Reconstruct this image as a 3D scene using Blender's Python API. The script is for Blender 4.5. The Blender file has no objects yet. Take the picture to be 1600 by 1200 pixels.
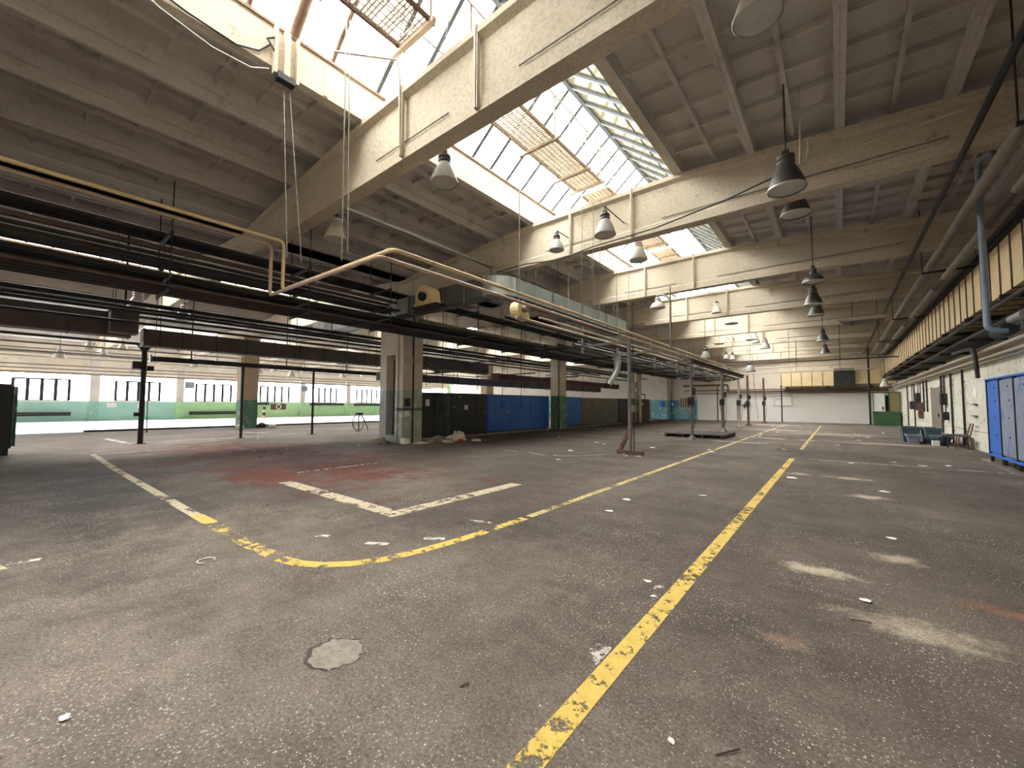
import bpy, bmesh, math, random
from mathutils import Vector, Matrix
random.seed(7)
scn = bpy.context.scene
COL = scn.collection

# ------------------------------------------------------------------ camera
F, W, HH, CAMZ = 628.0, 1600.0, 1200.0, 1.5
_vy = Vector((1309 - 800, -(634 - 600), -F)).normalized()          # hall axis seen from the camera
_vx = -Vector((22 - 800, -(629.5 - 600), -F)).normalized()         # cross axis
_vx = (_vx - _vy * _vx.dot(_vy)).normalized()
_vz = _vx.cross(_vy)
cam_d = bpy.data.cameras.new('camera')
cam = bpy.data.objects.new('camera', cam_d)
COL.objects.link(cam)
cam.matrix_world = Matrix.Translation((0, 0, CAMZ)) @ Matrix((_vx, _vy, _vz)).to_4x4()
cam_d.sensor_width = 36.0
cam_d.lens = 36.0 * F / W
cam_d.clip_start = 0.05
cam_d.clip_end = 400
scn.camera = cam

# ------------------------------------------------------------------ sky and exposure
SKY = 5.0
wd = bpy.data.worlds.new('overcast_sky')
scn.world = wd
wd.use_nodes = True
wbg = wd.node_tree.nodes['Background']
wbg.inputs[0].default_value = (1.0, 0.98, 0.955, 1)
wbg.inputs[1].default_value = SKY
scn.view_settings.view_transform = 'Standard'
scn.view_settings.look = 'None'
scn.view_settings.gamma = 1.0
scn.view_settings.use_curve_mapping = False
scn.view_settings.exposure = 2.45
scn.cycles.max_bounces = 10
scn.cycles.diffuse_bounces = 7
scn.cycles.transparent_max_bounces = 16
scn.cycles.sample_clamp_indirect = 8.0

# hall dimensions (metres)
YF, YB = -13.0, 44.5            # front end behind the camera, back wall
XR, XL = 3.7, -49.0             # right wall, far left wall
BEAM_Y = [4.06 + 5.67 * k for k in range(-3, 8)]
BAY = 5.67
NAVES = [(-4.95, -13.6, XR), (-22.3, -29.6, -13.6), (-39.4, XL, -29.6)]
SK = 2.05                       # half width of a skylight
def zr(x, c):                   # underside of the roof ribs / top of the beams
    return 7.0 - 0.07 * max(0.0, abs(x - c) - SK)

def portal(loc, rot, sx, sy):   # sampling guides in the real openings: they emit nothing themselves
    l = bpy.data.lights.new('portal', 'AREA')
    l.shape = 'RECTANGLE'; l.size = sx; l.size_y = sy
    l.cycles.is_portal = True
    o = bpy.data.objects.new('skylight_portal', l)
    o.location = loc; o.rotation_euler = rot
    COL.objects.link(o)
for c, a, b in NAVES:
    portal((c, (YF + YB) / 2, 7.62), (0, 0, 0), 2 * SK, YB - YF)
portal((XL + 0.25, (YF + YB) / 2, 2.75), (0, -math.pi / 2, 0), 2.3, YB - YF)

# ------------------------------------------------------------------ materials
def newmat(name):
    m = bpy.data.materials.new(name); m.use_nodes = True
    nt = m.node_tree
    return m, nt, nt.nodes['Principled BSDF']
def nd(nt, t, **kw):
    n = nt.nodes.new(t)
    for k, v in kw.items():
        if hasattr(n, k): setattr(n, k, v)
        else: n.inputs[k].default_value = v
    return n
def c4(c): return (c[0], c[1], c[2], 1)
def noise(nt, scale, detail=5, vec=None, rough=0.6):
    n = nd(nt, 'ShaderNodeTexNoise'); n.inputs['Scale'].default_value = scale
    n.inputs['Detail'].default_value = detail; n.inputs['Roughness'].default_value = rough
    if vec is not None: nt.links.new(vec, n.inputs['Vector'])
    return n.outputs['Fac']
def ramp(nt, fac, stops):
    r = nd(nt, 'ShaderNodeValToRGB'); e = r.color_ramp.elements
    while len(e) < len(stops): e.new(0.5)
    for i, (p, c) in enumerate(stops):
        e[i].position = p; e[i].color = c4(c) if len(c) == 3 else c
    nt.links.new(fac, r.inputs[0]); return r.outputs[0]
def mix(nt, fac, a, b, mode='MIX'):
    m = nd(nt, 'ShaderNodeMix'); m.data_type = 'RGBA'; m.blend_type = mode
    for sock, v in ((m.inputs['Factor'], fac), (m.inputs[6], a), (m.inputs[7], b)):
        if isinstance(v, (int, float)): sock.default_value = v
        elif isinstance(v, tuple): sock.default_value = c4(v)
        else: nt.links.new(v, sock)
    return m.outputs[2]
def maths(nt, op, a, b=None, clamp=False):
    m = nd(nt, 'ShaderNodeMath'); m.operation = op; m.use_clamp = clamp
    for i, v in enumerate((a, b)):
        if v is None: continue
        if isinstance(v, (int, float)): m.inputs[i].default_value = v
        else: nt.links.new(v, m.inputs[i])
    return m.outputs[0]
def pos(nt):
    return nd(nt, 'ShaderNodeNewGeometry').outputs['Position']
def bump(nt, bs, h, strength=0.3, dist=0.02):
    b = nd(nt, 'ShaderNodeBump'); b.inputs['Strength'].default_value = strength
    b.inputs['Distance'].default_value = dist
    nt.links.new(h, b.inputs['Height']); nt.links.new(b.outputs[0], bs.inputs['Normal'])
def worn(name, c1, c2, scale=1.5, rough=0.8, metal=0.0, spot=None, spot_amt=0.55, spot_scale=6, bmp=0.25, grime=0.0):
    """two-tone weathered surface with optional stains of their own colour"""
    m, nt, bs = newmat(name)
    p = pos(nt)
    f = noise(nt, scale, 6, p)
    col = ramp(nt, f, [(0.3, c1), (0.7, c2)])
    if spot:
        g = noise(nt, spot_scale, 8, p, 0.7)
        k = ramp(nt, g, [(spot_amt, (0, 0, 0)), (spot_amt + 0.08, (1, 1, 1))])
        col = mix(nt, k, col, spot)
    if grime:
        sp = ramp(nt, noise(nt, 22, 5, p, 0.75), [(0.36, (1 - grime,) * 3), (0.56, (1, 1, 1))])
        col = mix(nt, 1.0, col, sp, 'MULTIPLY')
    nt.links.new(col, bs.inputs['Base Color'])
    bs.inputs['Roughness'].default_value = rough
    bs.inputs['Metallic'].default_value = metal
    bump(nt, bs, noise(nt, scale * 18, 4, p), bmp, 0.01)
    return m

M = {}
M['beam'] = worn('beam_concrete', (0.5, 0.43, 0.325), (0.59, 0.515, 0.405), 0.9, 0.85, spot=(0.38, 0.32, 0.24), spot_amt=0.60, spot_scale=1.6, grime=0.28)
M['roof'] = worn('roof_concrete', (0.5, 0.465, 0.435), (0.6, 0.565, 0.53), 0.7, 0.9, spot=(0.41, 0.375, 0.345), spot_amt=0.58, spot_scale=1.1, grime=0.15)
M['curb'] = worn('curb_plaster', (0.54, 0.47, 0.36), (0.64, 0.57, 0.45), 1.2, 0.85, spot=(0.40, 0.32, 0.22), spot_amt=0.58, spot_scale=3, grime=0.25)
M['wallr'] = worn('flaking_whitewash', (0.66, 0.64, 0.54), (0.8, 0.78, 0.68), 1.1, 0.9, spot=(0.36, 0.33, 0.24), spot_amt=0.56, spot_scale=4, grime=0.3)
M['wallup'] = worn('ochre_plaster', (0.66, 0.58, 0.47), (0.78, 0.71, 0.6), 0.8, 0.9, spot=(0.54, 0.45, 0.34), spot_amt=0.58, spot_scale=2.2, grime=0.2)
M['white'] = worn('white_wall_paint', (0.8, 0.78, 0.75), (0.87, 0.85, 0.82), 0.6, 0.8, spot=(0.52, 0.5, 0.48), spot_amt=0.66, spot_scale=3)
M['teal'] = worn('teal_wall_paint', (0.3, 0.56, 0.5), (0.38, 0.64, 0.57), 0.8, 0.6, spot=(0.36, 0.52, 0.46), spot_amt=0.63, spot_scale=3)
M['green'] = worn('green_wall_paint', (0.36, 0.62, 0.32), (0.46, 0.72, 0.4), 0.8, 0.6, spot=(0.45, 0.6, 0.38), spot_amt=0.63, spot_scale=3)
M['steel'] = worn('dark_steel', (0.022, 0.022, 0.023), (0.045, 0.043, 0.042), 4, 0.6, 0.3)
M['steelmid'] = worn('grey_steel', (0.17, 0.16, 0.145), (0.26, 0.24, 0.21), 5, 0.5, 0.5)
M['pipedk'] = worn('dark_grey_pipe_paint', (0.06, 0.06, 0.062), (0.10, 0.098, 0.095), 4, 0.5, 0.2)
M['piperd'] = worn('brown_pipe_paint', (0.07, 0.05, 0.042), (0.12, 0.085, 0.07), 4, 0.6)
M['joint'] = worn('dark_dirt_joint', (0.045, 0.04, 0.035), (0.075, 0.066, 0.058), 12, 0.9)
M['rust'] = worn('rusty_steel', (0.10, 0.05, 0.035), (0.20, 0.12, 0.085), 5, 0.8, 0.2)
M['rustbar'] = worn('rusty_glazing_bar', (0.20, 0.13, 0.095), (0.34, 0.24, 0.18), 5, 0.8, 0.1)
M['bar'] = worn('glazing_bar_paint', (0.10, 0.12, 0.14), (0.16, 0.18, 0.20), 4, 0.7)
M['galv'] = worn('galvanised_sheet', (0.28, 0.3, 0.285), (0.36, 0.37, 0.35), 12, 0.42, 0.65)
M['ductgreen'] = worn('green_grey_duct', (0.105, 0.12, 0.11), (0.15, 0.165, 0.152), 3, 0.5, 0.3)
M['ductbrown'] = worn('brown_duct_sheet', (0.10, 0.083, 0.075), (0.15, 0.128, 0.115), 2, 0.7, 0.1)
M['ductyel'] = worn('ochre_duct_sheet', (0.74, 0.57, 0.31), (0.84, 0.68, 0.42), 2.2, 0.65, 0.0, spot=(0.5, 0.36, 0.2), spot_amt=0.62, spot_scale=3)
M['pipey'] = worn('yellow_pipe_paint', (0.55, 0.42, 0.22), (0.66, 0.53, 0.32), 3, 0.5)
M['piper'] = worn('faded_pink_pipe_paint', (0.42, 0.30, 0.22), (0.52, 0.40, 0.30), 3, 0.5)
M['pipeb'] = worn('beige_pipe_paint', (0.40, 0.33, 0.25), (0.50, 0.43, 0.34), 3, 0.5)
M['insul'] = worn('pipe_lagging', (0.17, 0.15, 0.125), (0.25, 0.225, 0.19), 3, 0.8)
M['pipeblue'] = worn('blue_grey_pipe_paint', (0.16, 0.22, 0.30), (0.24, 0.30, 0.37), 3, 0.5)
M['black'] = worn('black_green_cabinet_paint', (0.012, 0.017, 0.017), (0.024, 0.03, 0.03), 2, 0.5)
M['blue'] = worn('blue_cabinet_paint', (0.014, 0.11, 0.46), (0.02, 0.14, 0.56), 1.5, 0.45, spot=(0.05, 0.09, 0.2), spot_amt=0.66)
M['bluegrey'] = worn('scuffed_blue_grey_paint', (0.17, 0.20, 0.28), (0.24, 0.27, 0.35), 1.8, 0.5, spot=(0.06, 0.13, 0.36), spot_amt=0.55, spot_scale=2)
M['olive'] = worn('olive_grey_panel', (0.13, 0.122, 0.102), (0.185, 0.172, 0.148), 2, 0.7, spot=(0.06, 0.055, 0.045), spot_amt=0.62, spot_scale=4)
M['dkgreen'] = worn('dark_green_paint', (0.03, 0.09, 0.035), (0.045, 0.12, 0.05), 2, 0.5)
M['booth'] = worn('olive_board', (0.24, 0.20, 0.09), (0.30, 0.26, 0.13), 2, 0.7)
M['tub'] = worn('blue_grey_plastic', (0.06, 0.10, 0.13), (0.10, 0.15, 0.18), 2, 0.5)
M['paper'] = worn('paper', (0.8, 0.78, 0.74), (0.88, 0.86, 0.82), 6, 0.9)
M['plastic'] = worn('crumpled_plastic', (0.62, 0.57, 0.5), (0.78, 0.74, 0.68), 4, 0.5)
M['cloth'] = worn('dirty_rag', (0.22, 0.18, 0.14), (0.42, 0.36, 0.28), 6, 0.95)
M['wood'] = worn('dark_board', (0.05, 0.04, 0.032), (0.09, 0.075, 0.06), 6, 0.85)
M['lampgrey'] = worn('grey_lamp_enamel', (0.28, 0.27, 0.255), (0.36, 0.35, 0.33), 8, 0.45)
M['lampdark'] = worn('dark_lamp_enamel', (0.04, 0.038, 0.036), (0.065, 0.06, 0.055), 8, 0.4)
M['lamppale'] = worn('pale_lamp_enamel', (0.52, 0.49, 0.43), (0.62, 0.58, 0.52), 8, 0.45)
M['lampglass'] = worn('dusty_lamp_glass', (0.42, 0.42, 0.40), (0.5, 0.5, 0.47), 10, 0.35)
M['rim'] = worn('lamp_rim_metal', (0.5, 0.48, 0.43), (0.6, 0.58, 0.52), 8, 0.35, 0.6)
M['red'] = worn('red_sign_paint', (0.45, 0.05, 0.04), (0.55, 0.07, 0.05), 4, 0.6)
M['rubber'] = worn('black_rubber', (0.015, 0.015, 0.015), (0.03, 0.03, 0.03), 8, 0.6)
M['patch'] = worn('grey_cement_patch', (0.25, 0.215, 0.18), (0.37, 0.325, 0.28), 14, 0.95, spot=(0.17, 0.148, 0.128), spot_amt=0.58, spot_scale=22, grime=0.3)
M['grating'] = worn('grating_steel', (0.40, 0.32, 0.23), (0.52, 0.43, 0.32), 5, 0.7, 0.1)
M['door'] = worn('grey_brown_door', (0.16, 0.14, 0.12), (0.22, 0.19, 0.165), 2, 0.7)

def pane_mat(name, tint, milky, milk_col):
    m, nt, bs = newmat(name)
    out = nt.nodes['Material Output']
    tr = nd(nt, 'ShaderNodeBsdfTransparent'); tr.inputs[0].default_value = c4(tint)
    tl = nd(nt, 'ShaderNodeBsdfTranslucent'); tl.inputs[0].default_value = c4(milk_col)
    gl = nd(nt, 'ShaderNodeBsdfGlossy'); gl.inputs['Roughness'].default_value = 0.15
    g = noise(nt, 2.5, 6, pos(nt), 0.7)
    k = maths(nt, 'MULTIPLY_ADD', g, 0.5)
    nt.nodes[-1].inputs[2].default_value = milky - 0.25
    nt.nodes[-1].use_clamp = True
    mx = nd(nt, 'ShaderNodeMixShader')
    nt.links.new(k, mx.inputs[0]); nt.links.new(tr.outputs[0], mx.inputs[1]); nt.links.new(tl.outputs[0], mx.inputs[2])
    m2 = nd(nt, 'ShaderNodeMixShader'); m2.inputs[0].default_value = 0.04
    nt.links.new(mx.outputs[0], m2.inputs[1]); nt.links.new(gl.outputs[0], m2.inputs[2])
    nt.links.new(m2.outputs[0], out.inputs[0])
    return m
M['pane'] = pane_mat('clear_dusty_glass', (0.96, 0.97, 0.96), 0.15, (0.9, 0.9, 0.88))
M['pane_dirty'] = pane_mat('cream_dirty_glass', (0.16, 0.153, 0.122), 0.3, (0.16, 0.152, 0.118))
M['block'] = pane_mat('milky_glass_block', (0.95, 0.97, 1.0), 0.35, (0.95, 0.97, 1.0))

def column_mat(name, zc, paint, paint2, bare):
    m, nt, bs = newmat(name)
    p = pos(nt)
    sep = nd(nt, 'ShaderNodeSeparateXYZ'); nt.links.new(p, sep.inputs[0])
    z = maths(nt, 'ADD', sep.outputs[2], maths(nt, 'MULTIPLY', noise(nt, 5, 3, p), 0.10))
    below = maths(nt, 'LESS_THAN', z, zc + 0.05)
    pc = ramp(nt, noise(nt, 1.6, 4, p), [(0.35, paint), (0.65, paint2)])
    bc = ramp(nt, noise(nt, 1.2, 5, p), [(0.3, bare), (0.7, tuple(v * 1.22 for v in bare))])
    peel = ramp(nt, noise(nt, 3.2, 8, p, 0.7), [(0.58, (0, 0, 0)), (0.63, (1, 1, 1))])
    pc = mix(nt, peel, pc, (0.62, 0.6, 0.55))
    nt.links.new(mix(nt, below, bc, pc), bs.inputs['Base Color'])
    bs.inputs['Roughness'].default_value = 0.8
    bump(nt, bs, noise(nt, 14, 6, p), 0.3, 0.02)
    return m
M['colA'] = column_mat('peeling_column_paint', 2.05, (0.36, 0.41, 0.33), (0.44, 0.48, 0.40), (0.52, 0.47, 0.40))
M['colAb'] = column_mat('peeling_blue_column_paint', 2.05, (0.33, 0.37, 0.41), (0.46, 0.49, 0.51), (0.52, 0.48, 0.42))
M['colB'] = column_mat('green_column_paint', 2.05, (0.12, 0.27, 0.13), (0.16, 0.33, 0.17), (0.52, 0.45, 0.37))
M['colC'] = column_mat('far_green_column_paint', 1.75, (0.07, 0.17, 0.12), (0.10, 0.21, 0.15), (0.40, 0.31, 0.24))
M['pilt'] = column_mat('teal_pilaster_paint', 1.65, (0.22, 0.46, 0.40), (0.30, 0.54, 0.47), (0.55, 0.52, 0.49))
M['pilg'] = column_mat('green_pilaster_paint', 1.65, (0.32, 0.56, 0.28), (0.40, 0.64, 0.36), (0.55, 0.50, 0.44))
M['pilb'] = column_mat('blue_teal_wall_paint', 2.05, (0.10, 0.27, 0.33), (0.16, 0.36, 0.41), (0.5, 0.46, 0.42))

# floor: worn asphalt with stains, some painted shade, grit and rubbed tracks
def floor_mat():
    m, nt, bs = newmat('worn_asphalt_floor')
    p = pos(nt)
    big = noise(nt, 0.35, 7, p, 0.7)
    col = ramp(nt, big, [(0.34, (0.062, 0.051, 0.044)), (0.5, (0.112, 0.093, 0.079)), (0.66, (0.170, 0.143, 0.121))])
    def streaks(sx, sy, rot, sc):
        mp = nd(nt, 'ShaderNodeMapping'); nt.links.new(p, mp.inputs[0])
        mp.inputs['Rotation'].default_value = (0, 0, rot); mp.inputs['Scale'].default_value = (sx, sy, 1)
        return noise(nt, sc, 8, mp.outputs[0], 0.75)
    col = mix(nt, ramp(nt, streaks(2.2, 0.3, 0.15, 1.2), [(0.52, (0, 0, 0)), (0.72, (0.6, 0.6, 0.6))]), col, (0.066, 0.057, 0.050))
    col = mix(nt, ramp(nt, streaks(0.3, 2.6, 0.4, 1.5), [(0.54, (0, 0, 0)), (0.74, (0.55, 0.55, 0.55))]), col, (0.062, 0.054, 0.048))
    col = mix(nt, ramp(nt, streaks(0.5, 3.5, -0.5, 2.0), [(0.57, (0, 0, 0)), (0.75, (0.45, 0.45, 0.45))]), col, (0.26, 0.222, 0.19))
    def blob(cx, cy, rx, ry, edge, nscale, amt):
        s_ = nd(nt, 'ShaderNodeMapping'); nt.links.new(p, s_.inputs[0]); s_.vector_type = 'POINT'
        s_.inputs['Location'].default_value = (-cx / rx, -cy / ry, 0); s_.inputs['Scale'].default_value = (1 / rx, 1 / ry, 0)
        ln = nd(nt, 'ShaderNodeVectorMath'); ln.operation = 'LENGTH'; nt.links.new(s_.outputs[0], ln.inputs[0])
        n1 = maths(nt, 'MULTIPLY', maths(nt, 'SUBTRACT', noise(nt, nscale, 9, p, 0.78), 0.5), 3.4)
        d = maths(nt, 'ADD', ln.outputs['Value'], n1)
        return ramp(nt, maths(nt, 'MULTIPLY', d, 0.5), [(max(0, 1 - edge) * 0.5, (amt, amt, amt)), (0.5, (0, 0, 0))])
    # paler ground in the foreground and at the far end, then dark smears
    pale_ground = ramp(nt, noise(nt, 1.4, 8, p, 0.75), [(0.36, (0.150, 0.126, 0.107)), (0.62, (0.245, 0.208, 0.178))])
    col = mix(nt, blob(-3.2, 0.3, 5.4, 3.4, 0.95, 0.45, 0.95), col, pale_ground)
    col = mix(nt, blob(-2.0, 36.0, 9.0, 16.0, 0.9, 0.3, 0.75), col, pale_ground)
    col = mix(nt, blob(-10.5, 0.7, 6.5, 1.5, 0.9, 0.8, 0.85), col, (0.046, 0.041, 0.040))  # dark streaks, deepened to paint in the low light under the pipe bundle
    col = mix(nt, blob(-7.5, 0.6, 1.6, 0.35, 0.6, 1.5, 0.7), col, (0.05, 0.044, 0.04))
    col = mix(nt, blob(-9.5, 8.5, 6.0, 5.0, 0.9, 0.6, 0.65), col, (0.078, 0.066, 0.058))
    col = mix(nt, blob(-17.5, 3.0, 5.5, 2.8, 0.9, 0.5, 0.6), col, (0.25, 0.195, 0.178))
    col = mix(nt, blob(-12.8, 4.8, 7.4, 2.7, 0.55, 0.7, 0.95), col, (0.130, 0.040, 0.030))
    col = mix(nt, blob(-12.6, 5.2, 4.6, 1.3, 0.5, 1.0, 0.85), col, (0.060, 0.020, 0.016))
    col = mix(nt, blob(-9.4, 3.3, 1.4, 0.7, 0.5, 1.6, 0.95), col, (0.16, 0.046, 0.03))
    for (cx, cy, rx, ry, cc) in ((-0.2, 4.65, 0.34, 0.16, (0.50, 0.43, 0.33)), (0.38, 3.85, 0.42, 0.22, (0.40, 0.34, 0.26)),
                                 (0.35, 8.9, 0.34, 0.18, (0.56, 0.48, 0.39)), (0.15, 10.9, 0.45, 0.2, (0.46, 0.39, 0.31)),
                                 (-0.7, 10.9, 0.35, 0.22, (0.40, 0.34, 0.28)), (0.4, 5.5, 0.25, 0.2, (0.42, 0.35, 0.27)),
                                 (1.0, 4.6, 0.4, 0.16, (0.23, 0.115, 0.08)), (-0.32, 3.15, 0.16, 0.1, (0.25, 0.17, 0.125)),
                                 (-3.0, 29.5, 2.5, 1.2, (0.36, 0.32, 0.27)), (1.5, 21.5, 2.4, 0.5, (0.42, 0.37, 0.31)),
                                 (-4.0, 37.0, 2.2, 1.0, (0.50, 0.47, 0.43)), (-6.2, 23.8, 1.6, 0.8, (0.36, 0.33, 0.29)), (0.0, 27.0, 2.5, 1.6, (0.33, 0.29, 0.25))):
        col = mix(nt, blob(cx, cy, rx, ry, 0.8, 5.0 if rx < 0.6 else 1.6, 0.85), col, cc)
    fine = noise(nt, 55, 4, p, 0.7)
    col = mix(nt, 0.75, col, ramp(nt, fine, [(0.32, (0.22, 0.22, 0.22)), (0.68, (0.78, 0.78, 0.78))]), 'OVERLAY')
    # pale chips of aggregate, more where the surface is rubbed
    for sc, thr, k in ((24, 0.35, 0.40), (60, 0.30, 0.62)):
        v = nd(nt, 'ShaderNodeTexVoronoi'); v.inputs['Scale'].default_value = sc; nt.links.new(p, v.inputs['Vector'])
        chip = maths(nt, 'LESS_THAN', v.outputs['Distance'], maths(nt, 'MULTIPLY', maths(nt, 'SUBTRACT', noise(nt, 0.8, 6, p, 0.7), 0.2), k))
        sel = nd(nt, 'ShaderNodeSeparateColor'); nt.links.new(v.outputs['Color'], sel.inputs[0])
        chip = maths(nt, 'MULTIPLY', chip, maths(nt, 'GREATER_THAN', sel.outputs[0], thr))
        col = mix(nt, maths(nt, 'MULTIPLY', chip, 0.8), col, (0.54, 0.49, 0.43))
    nt.links.new(col, bs.inputs['Base Color'])
    nt.links.new(ramp(nt, big, [(0.3, (0.75, 0.75, 0.75)), (0.7, (0.9, 0.9, 0.9))]), bs.inputs['Roughness'])
    bs.inputs['Specular IOR Level'].default_value = 0.12
    bump(nt, bs, fine, 0.5, 0.006)
    return m
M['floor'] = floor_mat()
M['floorpale'] = worn('pale_polished_floor', (0.50, 0.50, 0.52), (0.62, 0.62, 0.63), 0.5, 0.35, spot=(0.4, 0.4, 0.44), spot_amt=0.62, spot_scale=1.2, bmp=0.05)

def paint_mat(name, c1, c2, wear, scale=9):
    """floor paint: flaked away where the noise says so (see-through to the asphalt under it)"""
    m, nt, bs = newmat(name)
    p = pos(nt)
    nt.links.new(ramp(nt, noise(nt, 12, 6, p), [(0.35, c1), (0.65, c2)]), bs.inputs['Base Color'])
    bs.inputs['Roughness'].default_value = 0.8
    a = maths(nt, 'ADD', noise(nt, scale, 9, p, 0.75), maths(nt, 'MULTIPLY', noise(nt, 1.1, 4, p), 0.55))
    al = ramp(nt, a, [(wear, (0, 0, 0)), (wear + 0.04, (1, 1, 1))])
    nt.links.new(al, bs.inputs['Alpha'])
    return m
M['yel'] = paint_mat('yellow_floor_paint', (0.58, 0.40, 0.08), (0.70, 0.51, 0.13), 0.70)
M['yelfar'] = paint_mat('faded_yellow_floor_paint', (0.50, 0.38, 0.14), (0.60, 0.48, 0.22), 0.70)
M['cream'] = paint_mat('cream_floor_paint', (0.50, 0.42, 0.28), (0.58, 0.50, 0.37), 0.70, 7)
M['yelbits'] = paint_mat('broken_yellow_floor_paint', (0.52, 0.37, 0.10), (0.64, 0.48, 0.16), 0.80)
M['whitep'] = paint_mat('white_floor_paint', (0.55, 0.52, 0.47), (0.68, 0.65, 0.6), 0.74)
M['whitew'] = paint_mat('worn_white_floor_paint', (0.5, 0.47, 0.42), (0.62, 0.58, 0.53), 0.88)

# ------------------------------------------------------------------ mesh helpers
class MB:
    def __init__(s): s.v, s.f, s.sm = [], [], []
    def add(s, vs, fs, smooth=False):
        o = len(s.v); s.v += [tuple(v) for v in vs]
        for f in fs: s.f.append(tuple(i + o for i in f)); s.sm.append(smooth)
        return s
    def box(s, x0, x1, y0, y1, z0, z1):
        x0, x1 = min(x0, x1), max(x0, x1); y0, y1 = min(y0, y1), max(y0, y1); z0, z1 = min(z0, z1), max(z0, z1)
        return s.add([(x0, y0, z0), (x1, y0, z0), (x1, y1, z0), (x0, y1, z0), (x0, y0, z1), (x1, y0, z1), (x1, y1, z1), (x0, y1, z1)],
                     [(0, 3, 2, 1), (4, 5, 6, 7), (0, 1, 5, 4), (1, 2, 6, 5), (2, 3, 7, 6), (3, 0, 4, 7)])
    def bar(s, p, q, w, h, up=(0, 0, 1)):
        p, q = Vector(p), Vector(q); d = (q - p).normalized(); u = Vector(up)
        if abs(d.dot(u)) > 0.98: u = Vector((0, 1, 0))
        a = d.cross(u).normalized() * w / 2; b = a.cross(d).normalized() * h / 2
        vs = [p - a - b, p + a - b, p + a + b, p - a + b, q - a - b, q + a - b, q + a + b, q - a + b]
        return s.add(vs, [(0, 1, 2, 3), (7, 6, 5, 4), (0, 4, 5, 1), (1, 5, 6, 2), (2, 6, 7, 3), (3, 7, 4, 0)])
    def tube(s, pts, r, n=10, cap=True):
        pts = [Vector(p) for p in pts]; rings = []
        up = Vector((0, 0, 1)) if abs((pts[1] - pts[0]).normalized().z) < 0.9 else Vector((0, 1, 0))
        prev = None
        for i, p in enumerate(pts):
            d = (pts[min(i + 1, len(pts) - 1)] - pts[max(i - 1, 0)]).normalized()
            a = (prev - d * prev.dot(d)) if prev is not None else d.cross(up)
            if a.length < 1e-4: a = d.orthogonal()
            a.normalize(); prev = a; b = d.cross(a)
            rr = r[i] if isinstance(r, (list, tuple)) else r
            rings.append([p + (a * math.cos(t) + b * math.sin(t)) * rr for t in (2 * math.pi * k / n for k in range(n))])
        vs = [v for rg in rings for v in rg]; fs = []
        for i in range(len(pts) - 1):
            for k in range(n):
                fs.append((i * n + k, i * n + (k + 1) % n, (i + 1) * n + (k + 1) % n, (i + 1) * n + k))
        s.add(vs, fs, True)
        if cap:
            s.add(rings[0], [tuple(reversed(range(n)))]); s.add(rings[-1], [tuple(range(n))])
        return s
    def lathe(s, prof, c, n=20):
        vs = []; fs = []
        for (r, z) in prof:
            for k in range(n):
                t = 2 * math.pi * k / n; vs.append((c[0] + r * math.cos(t), c[1] + r * math.sin(t), c[2] + z))
        for i in range(len(prof) - 1):
            for k in range(n):
                fs.append((i * n + k, i * n + (k + 1) % n, (i + 1) * n + (k + 1) % n, (i + 1) * n + k))
        return s.add(vs, fs, True)
    def poly(s, pts, z0, z1):        # flat outline in plan, extruded
        n = len(pts)
        return s.add([(x, y, z0) for x, y in pts] + [(x, y, z1) for x, y in pts],
                     [tuple(reversed(range(n))), tuple(range(n, 2 * n))] + [(i, (i + 1) % n, n + (i + 1) % n, n + i) for i in range(n)])
    def mesh(s, name, mat, off=(0, 0, 0)):
        me = bpy.data.meshes.new(name)
        me.from_pydata([(v[0] - off[0], v[1] - off[1], v[2] - off[2]) for v in s.v], [], s.f)
        me.polygons.foreach_set('use_smooth', s.sm)
        me.materials.append(M[mat]); me.update()
        return me
    def build(s, name, mat, parent=None, label=None, cat=None, group=None, kind=None):
        if parent is not None:
            off = parent.matrix_basis.translation.copy()
            q = parent.parent
            while q is not None: off = off + q.matrix_basis.translation; q = q.parent
            o = bpy.data.objects.new(name, s.mesh(name, mat, off)); o.parent = parent
        else:
            xs, ys, zs = zip(*s.v)
            off = ((min(xs) + max(xs)) / 2, (min(ys) + max(ys)) / 2, min(zs))
            o = bpy.data.objects.new(name, s.mesh(name, mat, off)); o.location = off
        COL.objects.link(o); tag(o, label, cat, group, kind)
        return o
def tag(o, label=None, cat=None, group=None, kind=None):
    if label: o['label'] = label
    if cat: o['category'] = cat
    if group: o['group'] = group
    if kind: o['kind'] = kind
    return o
def thing(name, label, cat, loc, group=None, kind=None):
    o = bpy.data.objects.new(name, None); o.empty_display_size = 0.2
    o.location = loc; COL.objects.link(o)
    return tag(o, label, cat, group, kind)
def copy_tree(o, parent=None, loc=None, label=None):
    c = o.copy(); COL.objects.link(c); c.parent = parent
    if loc is not None: c.location = loc
    if label: c['label'] = label
    for ch in o.children: copy_tree(ch, c)
    return c
def dup(o, parent, loc, rotz=None):
    c = bpy.data.objects.new(o.name.split('.')[0], o.data); COL.objects.link(c); c.parent = parent; c.location = loc
    if rotz is not None: c.rotation_euler = (0, 0, rotz)
    return c
def arc(c, r, a0, a1, n, f):      # f(u, v) -> point
    return [f(c[0] + r * math.cos(a0 + (a1 - a0) * i / n), c[1] + r * math.sin(a0 + (a1 - a0) * i / n)) for i in range(n + 1)]
def bend(pts, r, n=5):            # round the corners of a polyline
    pts = [Vector(p) for p in pts]; out = [pts[0]]
    for i in range(1, len(pts) - 1):
        a = (pts[i - 1] - pts[i]); b = (pts[i + 1] - pts[i]); rr = min(r, a.length * 0.45, b.length * 0.45)
        p, q = pts[i] + a.normalized() * rr, pts[i] + b.normalized() * rr
        for k in range(n + 1):
            t = k / n; out.append(p * (1 - t) ** 2 + pts[i] * 2 * t * (1 - t) + q * t * t)
    out.append(pts[-1]); return out
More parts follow.
